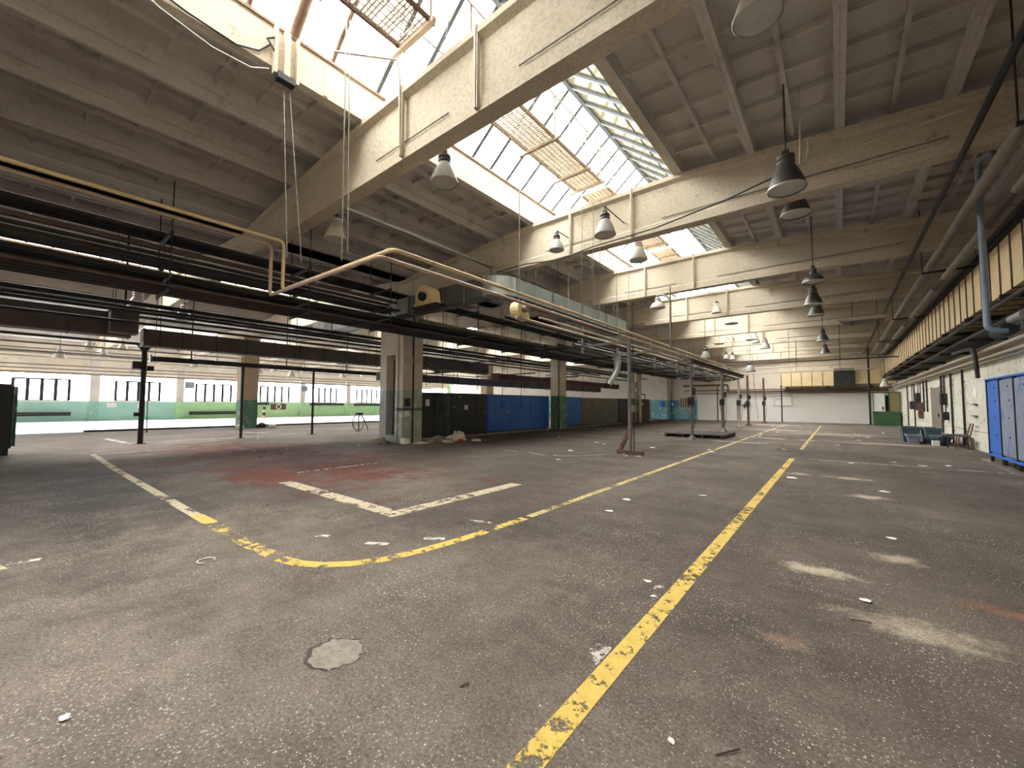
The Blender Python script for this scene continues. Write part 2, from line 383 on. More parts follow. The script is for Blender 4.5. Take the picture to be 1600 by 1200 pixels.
ORD = ['first', 'second', 'third', 'fourth', 'fifth', 'sixth', 'seventh', 'eighth', 'ninth', 'tenth', 'eleventh', 'twelfth']

# ================================================================== STRUCTURE
def S(mb, name, mat, parent=None):
    return mb.build(name, mat, parent, kind='structure' if parent is None else None)
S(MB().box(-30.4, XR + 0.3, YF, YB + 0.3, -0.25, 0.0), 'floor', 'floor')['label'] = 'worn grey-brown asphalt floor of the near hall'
S(MB().box(XL - 0.3, -30.4, YF, YB + 0.3, -0.25, 0.012), 'floor_pale', 'floorpale')['label'] = 'pale smooth floor of the far left hall'
S(MB().box(-30.55, -30.3, 2.3, 34.0, 0.0, 0.09), 'trim_1', 'steel')['label'] = 'low dark kerb between asphalt and pale floor'

# ---- roof panels: ribbed concrete planks, four on each side of every skylight
PW, PL = 1.475, BAY
def panel_mesh():
    b = MB()
    b.box(0, PW, 0, PL, 0.27, 0.36)
    b.box(0, 0.075, 0, PL, 0.0, 0.27); b.box(PW - 0.075, PW, 0, PL, 0.0, 0.27)
    b.box(PW / 2 - 0.035, PW / 2 + 0.035, 0, PL, 0.13, 0.27)
    for k in range(1, 8):
        y = 0.17 + k * 0.68 - 0.05
        b.box(0.075, PW / 2 - 0.035, y, y + 0.06, 0.17, 0.27); b.box(PW / 2 + 0.035, PW - 0.075, y, y + 0.06, 0.17, 0.27)
    return b.mesh('roof_panel', 'roof')
PM = panel_mesh()
ceil = thing('ceiling', 'coffered concrete plank roof over the hall', None, (0, 0, 7.0), kind='structure')
tilt = math.atan(0.07)
for ni, (c, xa, xb) in enumerate(NAVES):
    for k in range(len(BEAM_Y)):
        y0 = BEAM_Y[k] + 0.15
        if ni > 0 and k > 8: continue
        for i in range(4):
            for sd in (1, -1):
                o = bpy.data.objects.new('roof_panel', PM); COL.objects.link(o); o.parent = ceil
                x = c + sd * (SK + 0.13 + i * PW)
                L = PL if k < len(BEAM_Y) - 1 else YB - y0
                o.scale = (1, L / PL, 1)
                if sd > 0: o.location = (x, y0, zr(x, c) - 7.0); o.rotation_euler = (0, tilt, 0)
                else: o.location = (x, y0 + L, zr(x, c) - 7.0); o.rotation_euler = (0, -tilt, math.pi)
    # flat gutter strips between the last plank and the wall or column line
    for sd, xe in ((1, xb), (-1, xa)):
        x = c + sd * (SK + 0.13 + 4 * PW); z = zr(x, c)
        lo, hi = (x, xe) if sd > 0 else (xe, x)
        if hi - lo > 0.05: MB().box(lo, hi, YF, YB, z - 0.02, z + 0.3).build('gutter_slab', 'roof', ceil)
    if ni > 0: MB().box(xa, xb, BEAM_Y[9], YB, 6.9, 7.2).build('end_slab', 'roof', ceil)
    for x in (xa, xb):
        MB().box(x - 0.3, x + 0.3, YF, YB, 6.5, 7.9).build('gutter_upstand', 'roof', ceil)

# ---- walls
w = thing('wall_right', 'right hall wall of flaking whitewashed concrete panels', None, (XR, 0, 0), kind='structure')
MB().box(XR + 0.04, XR + 0.3, YF, YB, 0, 2.9).build('wall_core', 'wallr', w)
for k in range(18):                                   # precast wall panels with open joints
    y = YF + 0.2 + k * 3.2
    MB().box(XR, XR + 0.05, y + 0.012, min(y + 3.188, YB), 0.0, 0.62).build('wall_panel', 'wallr', w)
    MB().box(XR, XR + 0.05, y + 0.012, min(y + 3.188, YB), 0.645, 2.84).build('wall_panel', 'wallr', w)
MB().box(XR - 0.16, XR + 0.3, YF, YB, 2.86, 3.0).build('ledge', 'wallr', w)
MB().box(XR, XR + 0.3, YF, YB, 3.0, 7.6).build('upper_wall', 'wallup', w)
w = thing('wall_back', 'end wall, white paint below and ochre plaster above', None, (-20, YB, 0), kind='structure')
MB().box(XL, XR + 0.3, YB + 0.05, YB + 0.3, 0, 9.6).build('upper_wall', 'wallup', w)
MB().box(-11.3, XR, YB, YB + 0.06, 0, 2.68).build('white_dado', 'white', w)
MB().box(XL, -11.3, YB, YB + 0.06, 0, 4.6).build('left_section', 'pilb', w)
w = MB().box(XL, XR + 0.3, YF - 0.3, YF, 0, 9.6).build('wall_front', 'wallup', kind='structure')

# far left wall: painted dado, milky glass-block band with sashes, plaster above
w = thing('wall_left', 'far left hall wall with painted dado and bright window band', None, (XL, 16, 0), kind='structure')
PIL = [y + 0.15 for y in BEAM_Y]
for i in range(len(PIL) - 1):
    y0, y1 = PIL[i], PIL[i + 1]
    MB().box(XL - 0.2, XL, y0, y1, 0.0, 1.66).build('dado', 'teal' if y1 < 11 else 'green', w)
    MB().box(XL - 0.2, XL, y0, y1, 4.0, 7.6).build('upper_wall', 'wallup', w)
    MB().box(XL, XL + 0.28, y0 - 0.3, y0 + 0.3, 0, 6.4).build('pilaster', 'pilt' if y0 < 5 else 'pilg', w)
    MB().box(XL - 0.02, XL + 0.05, y0 + 0.3, y1 - 0.3, 1.62, 1.7).build('sill', 'white', w)
    if y1 < -2 or y0 > 38: continue
    wn = thing('window_%d' % (i + 1), 'milky glazed wall bay with dark framed sash', None, (XL, (y0 + y1) / 2, 1.7), kind='structure')
    a, b = y0 + 1.3, y1 - 1.45
    bl = MB()
    bl.box(XL - 0.12, XL - 0.06, y0 + 0.3, a, 1.7, 4.0); bl.build('glass_block_panel', 'block', wn)
    bl = MB(); bl.box(XL - 0.12, XL - 0.06, b, y1 - 0.3, 1.7, 4.0); bl.build('glass_block_panel', 'block', wn)
    bl = MB(); bl.box(XL - 0.12, XL - 0.06, a, b, 3.46, 4.0); bl.build('glass_block_panel', 'block', wn)
    fr = MB(); fr.box(XL - 0.12, XL - 0.02, a - .06, b + .06, 3.36, 3.48); fr.box(XL - 0.12, XL - 0.02, a - .06, b + .06, 1.7, 1.76); f = fr.build('sash_frame', 'steel', wn)
    n = 4 if i % 2 else 4
    for j in range(n + 1):
        y = a + (b - a) * j / n
        MB().box(XL - 0.12, XL - 0.02, y - (0.10 if 0 < j < n else 0.09), y + (0.10 if 0 < j < n else 0.09), 1.74, 3.40).build('mullion', 'steel', wn)
    for j in range(n):
        u, v = a + (b - a) * j / n + 0.05, a + (b - a) * (j + 1) / n - 0.05
        MB().box(XL - 0.08, XL - 0.07, u, v, 1.74, 3.40).build('pane', 'pane', wn)
w2 = MB(); w2.box(XL - 0.2, XL, YF, PIL[0], 0, 7.6); w2.box(XL - 0.2, XL, PIL[-1], YB, 0, 7.6)
w2.build('end_section', 'green', w)

# ---- roof beams
def beam(c, xa, xb, y):
    t = thing('roof_beam', 'concrete roof beam', 'beam', ((xa + xb) / 2, y + 0.15, 5.75))
    st = [xa, c - SK - 2, c - SK, c + SK, c + SK + 2, xb]
    def loft(prof, name):                      # prof(x) -> section as (y, z) ring
        b = MB(); rings = [[(x, y + yy, zz) for yy, zz in prof(x)] for x in st]; n = len(rings[0])
        vs = [v for r in rings for v in r]; fs = []
        for i in range(len(st) - 1):
            for k in range(n): fs.append((i * n + k, (i + 1) * n + k, (i + 1) * n + (k + 1) % n, i * n + (k + 1) % n))
        fs += [tuple(range(n)), tuple(reversed(range((len(st) - 1) * n, len(st) * n)))]
        b.add(vs, fs); return b.build(name, 'beam', t)
    loft(lambda x: [(0, 5.75), (0.30, 5.75), (0.30, 5.95), (0.25, 6.0), (0.05, 6.0), (0, 5.95)], 'bottom_flange')
    loft(lambda x: [(0.05, 6.0), (0.25, 6.0), (0.25, zr(x, c) - 0.16), (0.05, zr(x, c) - 0.16)], 'web')
    loft(lambda x: [(0.05, zr(x, c) - 0.16), (0.25, zr(x, c) - 0.16), (0.36, zr(x, c) - 0.10), (0.36, zr(x, c)), (-0.06, zr(x, c)), (-0.06, zr(x, c) - 0.10)], 'top_flange')
    return t
NV = ['over the main hall', 'over the middle aisle beyond the columns', 'over the far left hall']
for ni, (c, xa, xb) in enumerate(NAVES):
    q = 0
    for k, y in enumerate(BEAM_Y):
        t = beam(c, xa, xb, y)
        if y < 3: t['label'] = 'beige concrete roof beam %s, %s behind the camera' % (NV[ni], ORD[3 - k] if k < 4 else ''); continue
        t['label'] = 'beige concrete roof beam %s, %s from the camera' % (NV[ni], ORD[q]); q += 1
        # drop pipes and clips on the web, as on the real beams
        if ni == 0:
            for x in (-5.75, -3.95):
                p = MB(); p.box(x - 0.022, x + 0.012, y - 0.07, y + 0.0, 5.78, 7.05); p.box(x + 0.025, x + 0.04, y - 0.06, y, 5.78, 7.05)
                p.build('drop_channel', 'pipeb', t)
            p = MB(); p.tube([(-6.6, y + 0.02, 6.06), (-4.6, y + 0.02, 6.06)], 0.012, 6); p.tube([(-3.2, y + 0.02, 6.06), (1.6, y + 0.02, 6.06)], 0.012, 6)
            p.build('conduit', 'steelmid', t)

# ---- skylights
def skylight(c, k, full, label):
    y0, y1 = BEAM_Y[k] + 0.36, BEAM_Y[k + 1] - 0.06
    Y0, Y1 = BEAM_Y[k] + 0.155, BEAM_Y[k + 1] + 0.145
    t = thing('skylight', label, 'skylight', (c, (y0 + y1) / 2, 7.0))
    for sd in (1, -1):
        x = c + sd * SK
        cb = MB().box(x, x + sd * 0.2, Y0, Y1, 7.0, 7.68).build('curb', 'curb', t)
        MB().box(x - sd * 0.015, x, y1 - 0.75, y1 - 0.68, 7.02, 7.6).build('curb_batten', 'curb', cb)
        MB().box(x - sd * 0.03, x + sd * 0.24, Y0, Y1, 7.68, 7.73).build('curb_cap', 'rustbar', cb)
    zt, zb = 9.45, 7.74
    MB().box(c - 0.05, c + 0.05, Y0, Y1, zt - 0.10, zt + 0.04).build('ridge', 'bar', t)
    thick = full == 'rust'
    n = 8 if full else 1
    for sd in (1, -1):
        xb_ = c + sd * (SK + 0.08)
        def pt(y, f): return (xb_ + (c - xb_) * f, y, zb + (zt - zb) * f)
        ys = [Y0 + 0.12 + (Y1 - Y0 - 0.24) * j / n for j in range(n + 1)]
        if full:
            for j, y in enumerate(ys[:-1]):
                if thick and sd < 0:
                    wdt = 0.19 if j % 2 == 0 else 0.09
                    MB().tube([pt(y, 0), pt(y, 1)], wdt / 2, 8).build('glazing_bar', 'rustbar', t)
                else:
                    MB().bar(pt(y, 0), pt(y, 1), 0.10 if sd > 0 else 0.055, 0.08, (0, 1, 0)).build('glazing_bar', 'bar', t)
            for f in (0.5,):
                MB().bar(pt(Y0, f), pt(Y1, f), 0.03, 0.03).build('purlin', 'bar', t)
        else:
            g = MB()
            for j in range(9):
                y = Y0 + 0.12 + (Y1 - Y0 - 0.24) * j / 8; g.bar(pt(y, 0), pt(y, 1), 0.05, 0.08, (0, 1, 0))
            g.build('glazing_bars', 'bar', t)['kind'] = 'stuff'
        for j in range(n):
            a, b = (ys[j] + 0.03 if j else Y0), (ys[j + 1] - 0.03 if j < n - 1 else Y1)
            off = 0.03
            vs = [pt(a, 0), pt(b, 0), pt(b, 1), pt(a, 1)]
            vs2 = [(v[0], v[1], v[2] + 0.012) for v in vs]
            MB().add([Vector(v) for v in vs] + [Vector(v) for v in vs2],
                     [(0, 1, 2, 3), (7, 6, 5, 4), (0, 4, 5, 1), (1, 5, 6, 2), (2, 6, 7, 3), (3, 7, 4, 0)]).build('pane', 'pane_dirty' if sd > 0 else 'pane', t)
    return t
for ni, (c, xa, xb) in enumerate(NAVES):
    q = 0
    for k in range(len(BEAM_Y) - 1):
        y = BEAM_Y[k]
        full = (ni == 0 and 2 <= k <= 6)
        if ni == 0 and k == 2: full = 'rust'
        if k < 2: lb = 'glazed skylight bay %s, %s behind the camera' % (NV[ni], ORD[1 - k])
        else:
            lb = 'glazed ridge skylight bay %s, %s from the camera' % (NV[ni], ORD[q]); q += 1
            if full == 'rust': lb = 'skylight bay with thick rusty bars nearest the camera'
        skylight(c, k, full, lb)
    # closed gable at the ends of the ridge roof
    for yy in (BEAM_Y[0], BEAM_Y[-1] + 0.15):
        g = MB(); g.add([(c - SK - .1, yy, 7.0), (c + SK + .1, yy, 7.0), (c + SK + .1, yy, 7.75), (c, yy, 9.5), (c - SK - .1, yy, 7.75),
                         (c - SK - .1, yy + .05, 7.0), (c + SK + .1, yy + .05, 7.0), (c + SK + .1, yy + .05, 7.75), (c, yy + .05, 9.5), (c - SK - .1, yy + .05, 7.75)],
                        [(0, 1, 2, 3, 4), (9, 8, 7, 6, 5)] + [(i, (i + 1) % 5 + 0, (i + 1) % 5 + 5, i + 5) for i in range(5)])
        g.build('skylight_gable', 'curb', ceil)
    for a, b in ((YF, BEAM_Y[0]), (BEAM_Y[-1] + 0.15, YB)):
        if b - a > 0.05: MB().box(c - SK - 0.13, c + SK + 0.13, a, b, 7.0, 7.3).build('roof_slab', 'roof', ceil)

# ---- columns
def column_A():
    t = thing('concrete_column', 'broad concrete column with deep niche and peeling green-blue paint', 'column', (-13.8, 9.86, 0))
    b = MB(); X0, X1, Y0, Y1 = -14.55, -13.05, 9.38, 10.35
    b.box(X0, -14.1, Y0, Y1, 0, 5.75); b.box(-14.1, -13.5, Y0 + 0.42, Y1, 0, 5.75)
    b.box(-14.1, -13.5, Y0, Y0 + 0.42, 0, 0.28); b.box(-14.1, -13.5, Y0, Y0 + 0.42, 3.45, 5.75)
    b.box(-13.5, -13.35, Y0, Y1, 0, 5.75)
    b.build('shaft_with_niche', 'colAb', t)
    MB().box(-13.35, X1, Y0 + 0.03, Y1, 0, 5.75).build('shaft', 'colA', t)
    MB().box(-13.2, -12.98, Y0 + 0.1, Y1 - 0.1, 3.1, 3.35).build('bracket', 'beam', t)
    for z in (1.28, 1.34): MB().tube([(-13.4, Y0 - 0.03, z), (X1 + 0.04, Y0 - 0.03, z), (X1 + 0.04, Y1, z)], 0.018, 6).build('strap', 'steel', t)
    MB().tube([(X1 + 0.05, 9.86, 0.0), (X1 + 0.05, 9.86, 5.2)], 0.03, 8).build('riser_pipe', 'steel', t)
    MB().box(X1, X1 + 0.12, 9.5, 9.68, 1.42, 1.72).build('switch_box', 'steel', t)
    MB().box(X1 - 0.0, X1 + 0.012, 9.46, 9.72, 1.02, 1.24).build('notice', 'paper', t)
    MB().tube([(-13.9, Y0 + 0.2, 0.3), (-13.86, Y0 + 0.2, 3.3)], 0.03, 6).build('niche_pipe', 'rust', t)
column_A()
def column(x0, x1, y0, y1, mat, label):
    t = thing('concrete_column', label, 'column', ((x0 + x1) / 2, (y0 + y1) / 2, 0))
    MB().box(x0, x1, y0, y1, 0, 5.75).build('shaft', mat, t)
    MB().tube([(x1 - 0.1, y0 - 0.04, 0.0), (x1 - 0.1, y0 - 0.04, 4.4)], 0.025, 6).build('riser_pipe', 'steel', t)
    MB().box(x0 - 0.02, x1 + 0.02, y0 - 0.02, y1 + 0.02, 0, 0.1).build('plinth', mat, t)
column(-13.9, -13.2, 21.0, 21.7, 'colB', 'slim concrete column with fresh green base between blue cabinets')
column(-13.9, -13.2, 33.62, 34.15, 'beam', 'concrete column behind the dark switch cabinet near end wall')
column(-29.9, -28.9, 8.9, 9.8, 'colC', 'beige column with dark green base in the bright left hall')
column(-29.9, -28.9, 20.2, 21.1, 'colC', 'beige column with dark green base hidden behind the broad column')
column(-29.9, -28.9, 31.6, 32.5, 'colC', 'distant column at the back of the middle aisle')
column(-15.2, -14.0, 44.0, 44.5, 'pilb', 'blue-teal painted pilaster on the end wall')

# ================================================================== SERVICES OVERHEAD
# ---- rectangular ducts with raised flanges
def duct(name, label, mat, x0, x1, y0, y1, z0, z1, axis='y', step=1.0, fl=0.025, ends=True, rib='', first=0.0):
    t = thing(name, label, 'duct', ((x0 + x1) / 2, (y0 + y1) / 2, z0))
    lo, hi = (y0, y1) if axis == 'y' else (x0, x1)
    n = max(1, round((hi - lo) / step))
    for i in range(n):
        a, b = lo + (hi - lo) * i / n, lo + (hi - lo) * (i + 1) / n
        m = MB()
        if axis == 'y': m.box(x0, x1, a + 0.012, b - 0.012, z0, z1)
        else: m.box(a + 0.012, b - 0.012, y0, y1, z0, z1)
        m.build('duct_section', mat, t)
    for i in range(n + 1):
        a = lo + (hi - lo) * i / n
        m = MB()
        if axis == 'y': m.box(x0 - fl, x1 + fl, a - 0.009, a + 0.009, z0 - fl, z1 + fl)
        else: m.box(a - 0.014, a + 0.014, y0 - fl, y1 + fl, z0 - fl, z1 + fl)
        m.build('flange', rib or mat, t)
    for y_ in ((y0 + .4, (y0 + y1) / 2 + .3, y1 - .4) if axis == 'y' and x1 < -14 else ()):
        c_ = [n_[0] for n_ in NAVES if n_[1] <= x0 <= n_[2]][0]
        for x_ in (x0 - .05, x1 + .05): MB().tube([(x_, y_, z0), (x_, y_, zr(x_, c_) + .3)], 0.012, 6).build('hanger_rod', 'steel', t)
    return t
t = duct('air_duct', 'long ochre air duct with close flanges along the right wall', 'ductyel', 2.8, 3.5, 6.0, 43.4, 3.88, 5.0, step=0.72, rib='ductbrown')
for y in [7 + 3.0 * i for i in range(12)]:
    MB().box(2.72, XR, y - 0.04, y + 0.04, 3.76, 3.85).build('bracket', 'steel', t)
    MB().tube([(3.53, y, 3.8), (3.53, y, 6.5)], 0.01, 6).build('hanger_rod', 'steel', t)
t = thing('air_duct', 'green-grey air duct crossing in front of the broad column and turning down the hall', 'duct', (-12, 9.05, 4.8))
for i in range(6):
    a, b = -19.3 + i * 1.85, -19.3 + (i + 1) * 1.85
    MB().box(a + 0.012, b - 0.012, 8.75, 9.33, 4.78, 5.36).build('duct_section', 'ductgreen' if i else 'ductbrown', t)
    MB().box(b - 0.015, b + 0.015, 8.72, 9.36, 4.75, 5.39).build('flange', 'galv' if i > 1 else 'ductbrown', t)
el = MB(); rings = []
for i in range(9):                                             # quarter bend
    a = -math.pi / 2 + (math.pi / 2) * i / 8
    cx, cy = -8.2, 9.45
    for r in (0.12, 0.70):
        rings += [(cx + r * math.cos(a), cy + r * math.sin(a), 4.78), (cx + r * math.cos(a), cy + r * math.sin(a), 5.36)]
fs = []
for i in range(8):
    o = i * 4
    fs += [(o + 2, o + 6, o + 7, o + 3), (o + 1, o + 5, o + 4, o), (o, o + 4, o + 6, o + 2), (o + 3, o + 7, o + 5, o + 1)]
el.add(rings, fs, False); el.build('bend', 'galv', t)
for i in range(4):
    a, b = 9.47 + i * 2.05, 9.47 + (i + 1) * 2.05
    MB().box(-8.08, -7.5, a + 0.012, b - 0.012, 4.78, 5.36).build('duct_section', 'ductgreen', t)
    MB().box(-8.11, -7.47, b - 0.015, b + 0.015, 4.75, 5.39).build('flange', 'ductgreen', t)
for x in (-18, -12.6, -11.6, -9.0): MB().tube([(x, 8.71, 4.7), (x, 8.71, 5.8)], 0.014, 6).build('hanger_rod', 'galv', t)
for y in (10.4, 12.4, 14.4, 16.6): MB().tube([(-7.44, y, 4.7), (-7.44, y, 6.8)], 0.012, 6).build('hanger_rod', 'galv', t)
# fan on the duct
t = thing('duct_fan', 'cream snail-shaped fan housing mounted on the green-grey duct', 'fan', (-10.4, 8.55, 4.75))
sn = MB(); pts = []
for i in range(15):
    a = math.pi * 1.15 * i / 14 - 0.1; r = 0.36 + 0.05 * i / 14
    pts.append((-10.45 + r * math.cos(a), 5.02 + r * math.sin(a)))
pts += [(-10.95, 4.72), (-10.0, 4.72)]
n = len(pts)
sn.add([(x, 8.25, z) for x, z in pts] + [(x, 8.68, z) for x, z in pts], [tuple(range(n)), tuple(reversed(range(n, 2 * n)))] + [(i, i + n, (i + 1) % n + n, (i + 1) % n) for i in range(n)])
sn.build('housing', 'ductyel', t)
MB().tube([(-10.4, 8.24, 5.0), (-10.4, 8.12, 5.0)], 0.14, 12).build('motor', 'steel', t)
MB().box(-10.95, -9.75, 8.2, 8.7, 4.66, 4.72).build('base_plate', 'steel', t)
t = thing('duct_fan', 'small cream fan inlet hanging over the beige pipe pair', 'fan', (-5.75, 7.6, 3.5))
sn = MB(); pts = [(7.45 + 0.20 * math.cos(a), 3.75 + 0.2 * math.sin(a)) for a in [math.pi * (0.1 + 1.3 * i / 12) for i in range(13)]] + [(7.72, 3.52)]
n = len(pts)
sn.add([(-5.7, y, z) for y, z in pts] + [(-5.95, y, z) for y, z in pts], [tuple(range(n)), tuple(reversed(range(n, 2 * n)))] + [(i, (i + 1) % n, (i + 1) % n + n, i + n) for i in range(n)])
sn.build('housing', 'ductyel', t)
MB().tube([(-5.7, 7.45, 3.75), (-5.55, 7.45, 3.75)], 0.09, 10).build('motor', 'steelmid', t)
MB().tube([(-5.82, 7.45, 3.95), (-5.82, 7.45, 6.9)], 0.012, 6).build('hanger_rod', 'steelmid', t)

duct('air_duct', 'dark brown square duct high at the left edge of the picture', 'ductbrown', -18.6, -18.0, -6.0, 2.3, 3.68, 4.4, step=1.35, rib='steel')
duct('air_duct', 'dark brown flanged duct running from the left posts to the broad column', 'ductbrown', -18.4, -17.8, 2.6, 11.6, 3.42, 3.98, step=0.95, rib='steel')
duct('air_duct', 'beige box duct stub behind the broad column', 'ductbrown', -16.4, -15.7, 11.4, 17.2, 3.30, 3.80, step=1.9)
duct('air_duct', 'low dark duct passing over the black cabinets', 'ductbrown', -17.2, -16.5, 10.9, 33.0, 2.66, 3.02, step=1.6, rib='steel')
duct('air_duct', 'rust-coloured shallow duct behind the green-based column', 'rust', -15.8, -15.2, 17.6, 34.0, 2.95, 3.30, step=1.5)
t = thing('junction_box', 'dark square box under the brown duct at far left', 'box', (-17.6, 2.1, 3.6))
MB().box(-17.9, -17.35, 1.75, 2.4, 3.72, 4.38).build('body', 'ductbrown', t)
MB().box(-17.92, -17.33, 1.72, 2.43, 4.38, 4.42).build('lid', 'steel', t)
MB().tube([(-17.7, 2.1, 4.4), (-17.7, 2.1, 7.13)], 0.03, 6).build('hanger_rod', 'steel', t)

for k, (y, z, x0, x1) in enumerate(((13.6, 3.12, -19, -14.2), (16.4, 3.9, -20, -13.4), (19.6, 3.4, -19, -14.1), (23.6, 3.4, -19.5, -13.4), (26.5, 3.85, -18, -13.4))):
    MB().tube([(x0, y, z), (x1, y, z)], .045, 8).build('cross_pipe', ('piperd', 'steel')[k % 2], None, 'dark cross pipe above the cabinets, %s from the broad column' % ORD[k], 'pipe')
for k in range(9):
    y = 11.6 + k * 1.9
    MB().tube([(-14.35 - .25 * (k % 3), y, 2.3 + .3 * (k % 2)), (-14.35 - .25 * (k % 3), y, zr(-14.35 - .25 * (k % 3), -22.3) + .31)], .014, 6).build('hanging_rod', 'steel', None, 'thin dark rod hanging above the cabinet row, %s from the broad column' % ORD[k], 'rod', 'rods above the cabinet row')
MB().tube(bend([(-14.4, 10.33, 3.45), (-14.4, 11.4, 3.45), (-14.7, 12.6, 3.05)], .4), .11, 12).build('flexible_hose', 'ductbrown', None, 'thick brown flexible hose curving off the broad column', 'hose')
# end wall duct
t = duct('air_duct', 'ochre box duct along the end wall with black end box', 'ductyel', -3.9, -0.2, 43.3, 44.2, 3.2, 4.35, axis='x', step=0.75, rib='rust')
MB().box(-0.18, 1.15, 43.2, 44.2, 3.15, 4.6).build('end_box', 'steel', t)
MB().box(1.17, 3.6, 43.5, 44.2, 3.3, 4.4).build('link_duct', 'ductyel', t)
for x in (-3.5, -0.6, 2.2): MB().box(x - .05, x + .05, 43.3, 44.5, 3.05, 3.18).build('bracket', 'steel', t)

# ---- the dark pipe bundle hung beside the column line, and the lower pipes behind the post row
BG = 'dark pipes of the overhead bundle'
rnd = random.Random(3)
LOW = [(-12.93, .05), (-12.80, .055), (-12.62, .075), (-12.45, .05), (-12.30, .06), (-12.14, .05), (-11.98, .06), (-11.84, .04)]
for i, (x, r) in enumerate(LOW):
    MB().tube([(x, -9, 4.16 + r), (x, 43 - i * .5, 4.16 + r)], r, 8).build('overhead_pipe', ('steel', 'pipedk', 'steel', 'piperd')[i % 4], label='dark steel pipe in the bottom layer of the overhead bundle, %s from the columns' % ORD[i], cat='pipe', group=BG)
for i, (x, z, r) in enumerate(((-12.9, 4.49, .05), (-12.55, 4.51, .07), (-12.2, 4.5, .06), (-11.95, 4.48, .04))):
    MB().tube([(x, -9, z), (x, 40, z)], r, 8).build('overhead_pipe', ('pipedk', 'steel')[i % 2], label='dark steel pipe in the second layer of the overhead bundle, %s from the columns' % ORD[i], cat='pipe', group='second layer pipes of the bundle')
MB().tube([(-12.36, 9.6, 4.63 + .06), (-12.36, 34, 4.63 + .06)], 0.10, 12).build('lagged_pipe', 'insul', None, 'thicker pale lagged pipe lying on the overhead bundle', 'pipe')
for i, (x, z, r) in enumerate(((-12.86, 4.88, .08), (-12.6, 4.83, .055), (-12.3, 4.84, .06), (-12.05, 4.82, .04), (-12.75, 5.13, .05), (-12.25, 5.14, .06))):
    MB().tube([(x, -9, z), (x, 8.5, z)], r, 8).build('overhead_pipe', ('steel', 'pipedk', 'piperd')[i % 3], label='dark pipe of the upper left run stopping at the green-grey duct, ' + ['nearest the columns', 'second from the columns', 'third from the columns', 'furthest from the columns', 'higher, column side', 'higher, hall side'][i], cat='pipe', group='pipes stopping at the duct')
for i, (x, z, r) in enumerate(((-12.88, 5.51, .06), (-12.70, 5.49, .045), (-12.5, 5.51, .06), (-12.28, 5.5, .05))):
    MB().tube([(x, -9, z), (x, 30, z)], r, 8).build('overhead_pipe', 'steel', label='dark top-layer pipe passing over the green-grey duct, %s from the columns' % ORD[i], cat='pipe', group='top layer pipes of the bundle')
hy = [-4.3, -1.0, 2.1, 5.2, 7.9, 12.2, 15.2, 18.6, 22.4, 25.6, 29, 32.6, 36]
for i, y in enumerate(hy):
    t = thing('pipe_hanger', 'dark steel trapeze hanger carrying the overhead pipe bundle, ' + ('out of view behind the camera, %s' % ORD[1 - i] if i < 2 else '%s from the camera' % ORD[min(i - 2, 11)]), 'hanger', (-12.3, y, 4.1), group='trapeze hangers of the pipe bundle')
    for k, z in enumerate((4.09, 4.37) + ((4.72,) if y < 8.6 else ()) + (5.38,)):
        MB().box(-13.0, -11.7, y - 0.03, y + 0.03, z, z + 0.06).build('cross_channel', 'steel', t)
    for x in (-13.0, -11.72): MB().tube([(x, y, 4.05), (x, y, 6.62)], 0.014, 6).build('rod', 'steel', t)
for i, (x, r) in enumerate(((-9.7, .06), (-9.35, .045), (-9.0, .08), (-8.6, .05), (-8.2, .06), (-7.7, .07), (-7.2, .045), (-6.8, .06))):
    MB().tube([(x, 12.6 + .3 * (i % 3), 3.71 + r), (x, 42.8 - (i % 4), 3.71 + r)], r, 8).build('overhead_pipe', ('steel', 'pipedk', 'steel', 'piperd')[i % 4], label='dark pipe of the lower run behind the post row, %s from the bundle' % ORD[i], cat='pipe', group='lower run pipes behind the post row')
for i, y in enumerate((13.2, 17.1, 20.6, 24.2, 27.5, 31, 34.5, 38)):
    t = thing('pipe_hanger', 'dark trapeze hanger of the lower pipe run, %s from the camera' % ORD[i], 'hanger', (-8.2, y, 3.6), group='hangers of the lower pipe run')
    MB().box(-10.0, -6.6, y - .03, y + .03, 3.63, 3.70).build('cross_channel', 'steel', t)
    for x in (-9.95, -8.4): MB().tube([(x, y, 3.6), (x, y, zr(x, -4.95) + .3)], 0.011, 6).build('rod', 'steel', t)

# second service run over the middle aisle (seen from below at left)
for i, (x, z, r) in enumerate(((-16.6, 4.55, 0.07), (-16.9, 4.35, 0.05), (-19.3, 3.62, 0.045), (-20.0, 4.7, 0.06), (-14.9, 4.1, 0.045), (-16.55, 3.95, 0.045))):
    MB().tube([(x, -9, z), (x, 40, z)], r, 8).build('overhead_pipe', 'steel', label='thin dark pipe along the middle aisle, ' + ['just above the brown duct', 'second above the brown duct', 'low beside the left posts', 'high beside the left posts', 'nearest the columns', 'over the low dark duct'][i], cat='pipe', group='dark pipes of the middle aisle')
t = thing('trunking_rail', 'square dark rail on top of the left posts', 'rail', (-20.2, 12, 3.1))
MB().box(-20.3, -20.1, 3.2, 26.0, 3.1, 3.28).build('rail', 'steel', t)
MB().box(-20.34, -20.06, 3.14, 3.2, 3.06, 3.32).build('end_plate', 'galv', t)
for y in (4.4, 8, 11, 15, 19): MB().box(-20.22, -20.18, y - .02, y + .02, 3.28, 5.75).build('strap', 'steel', t)
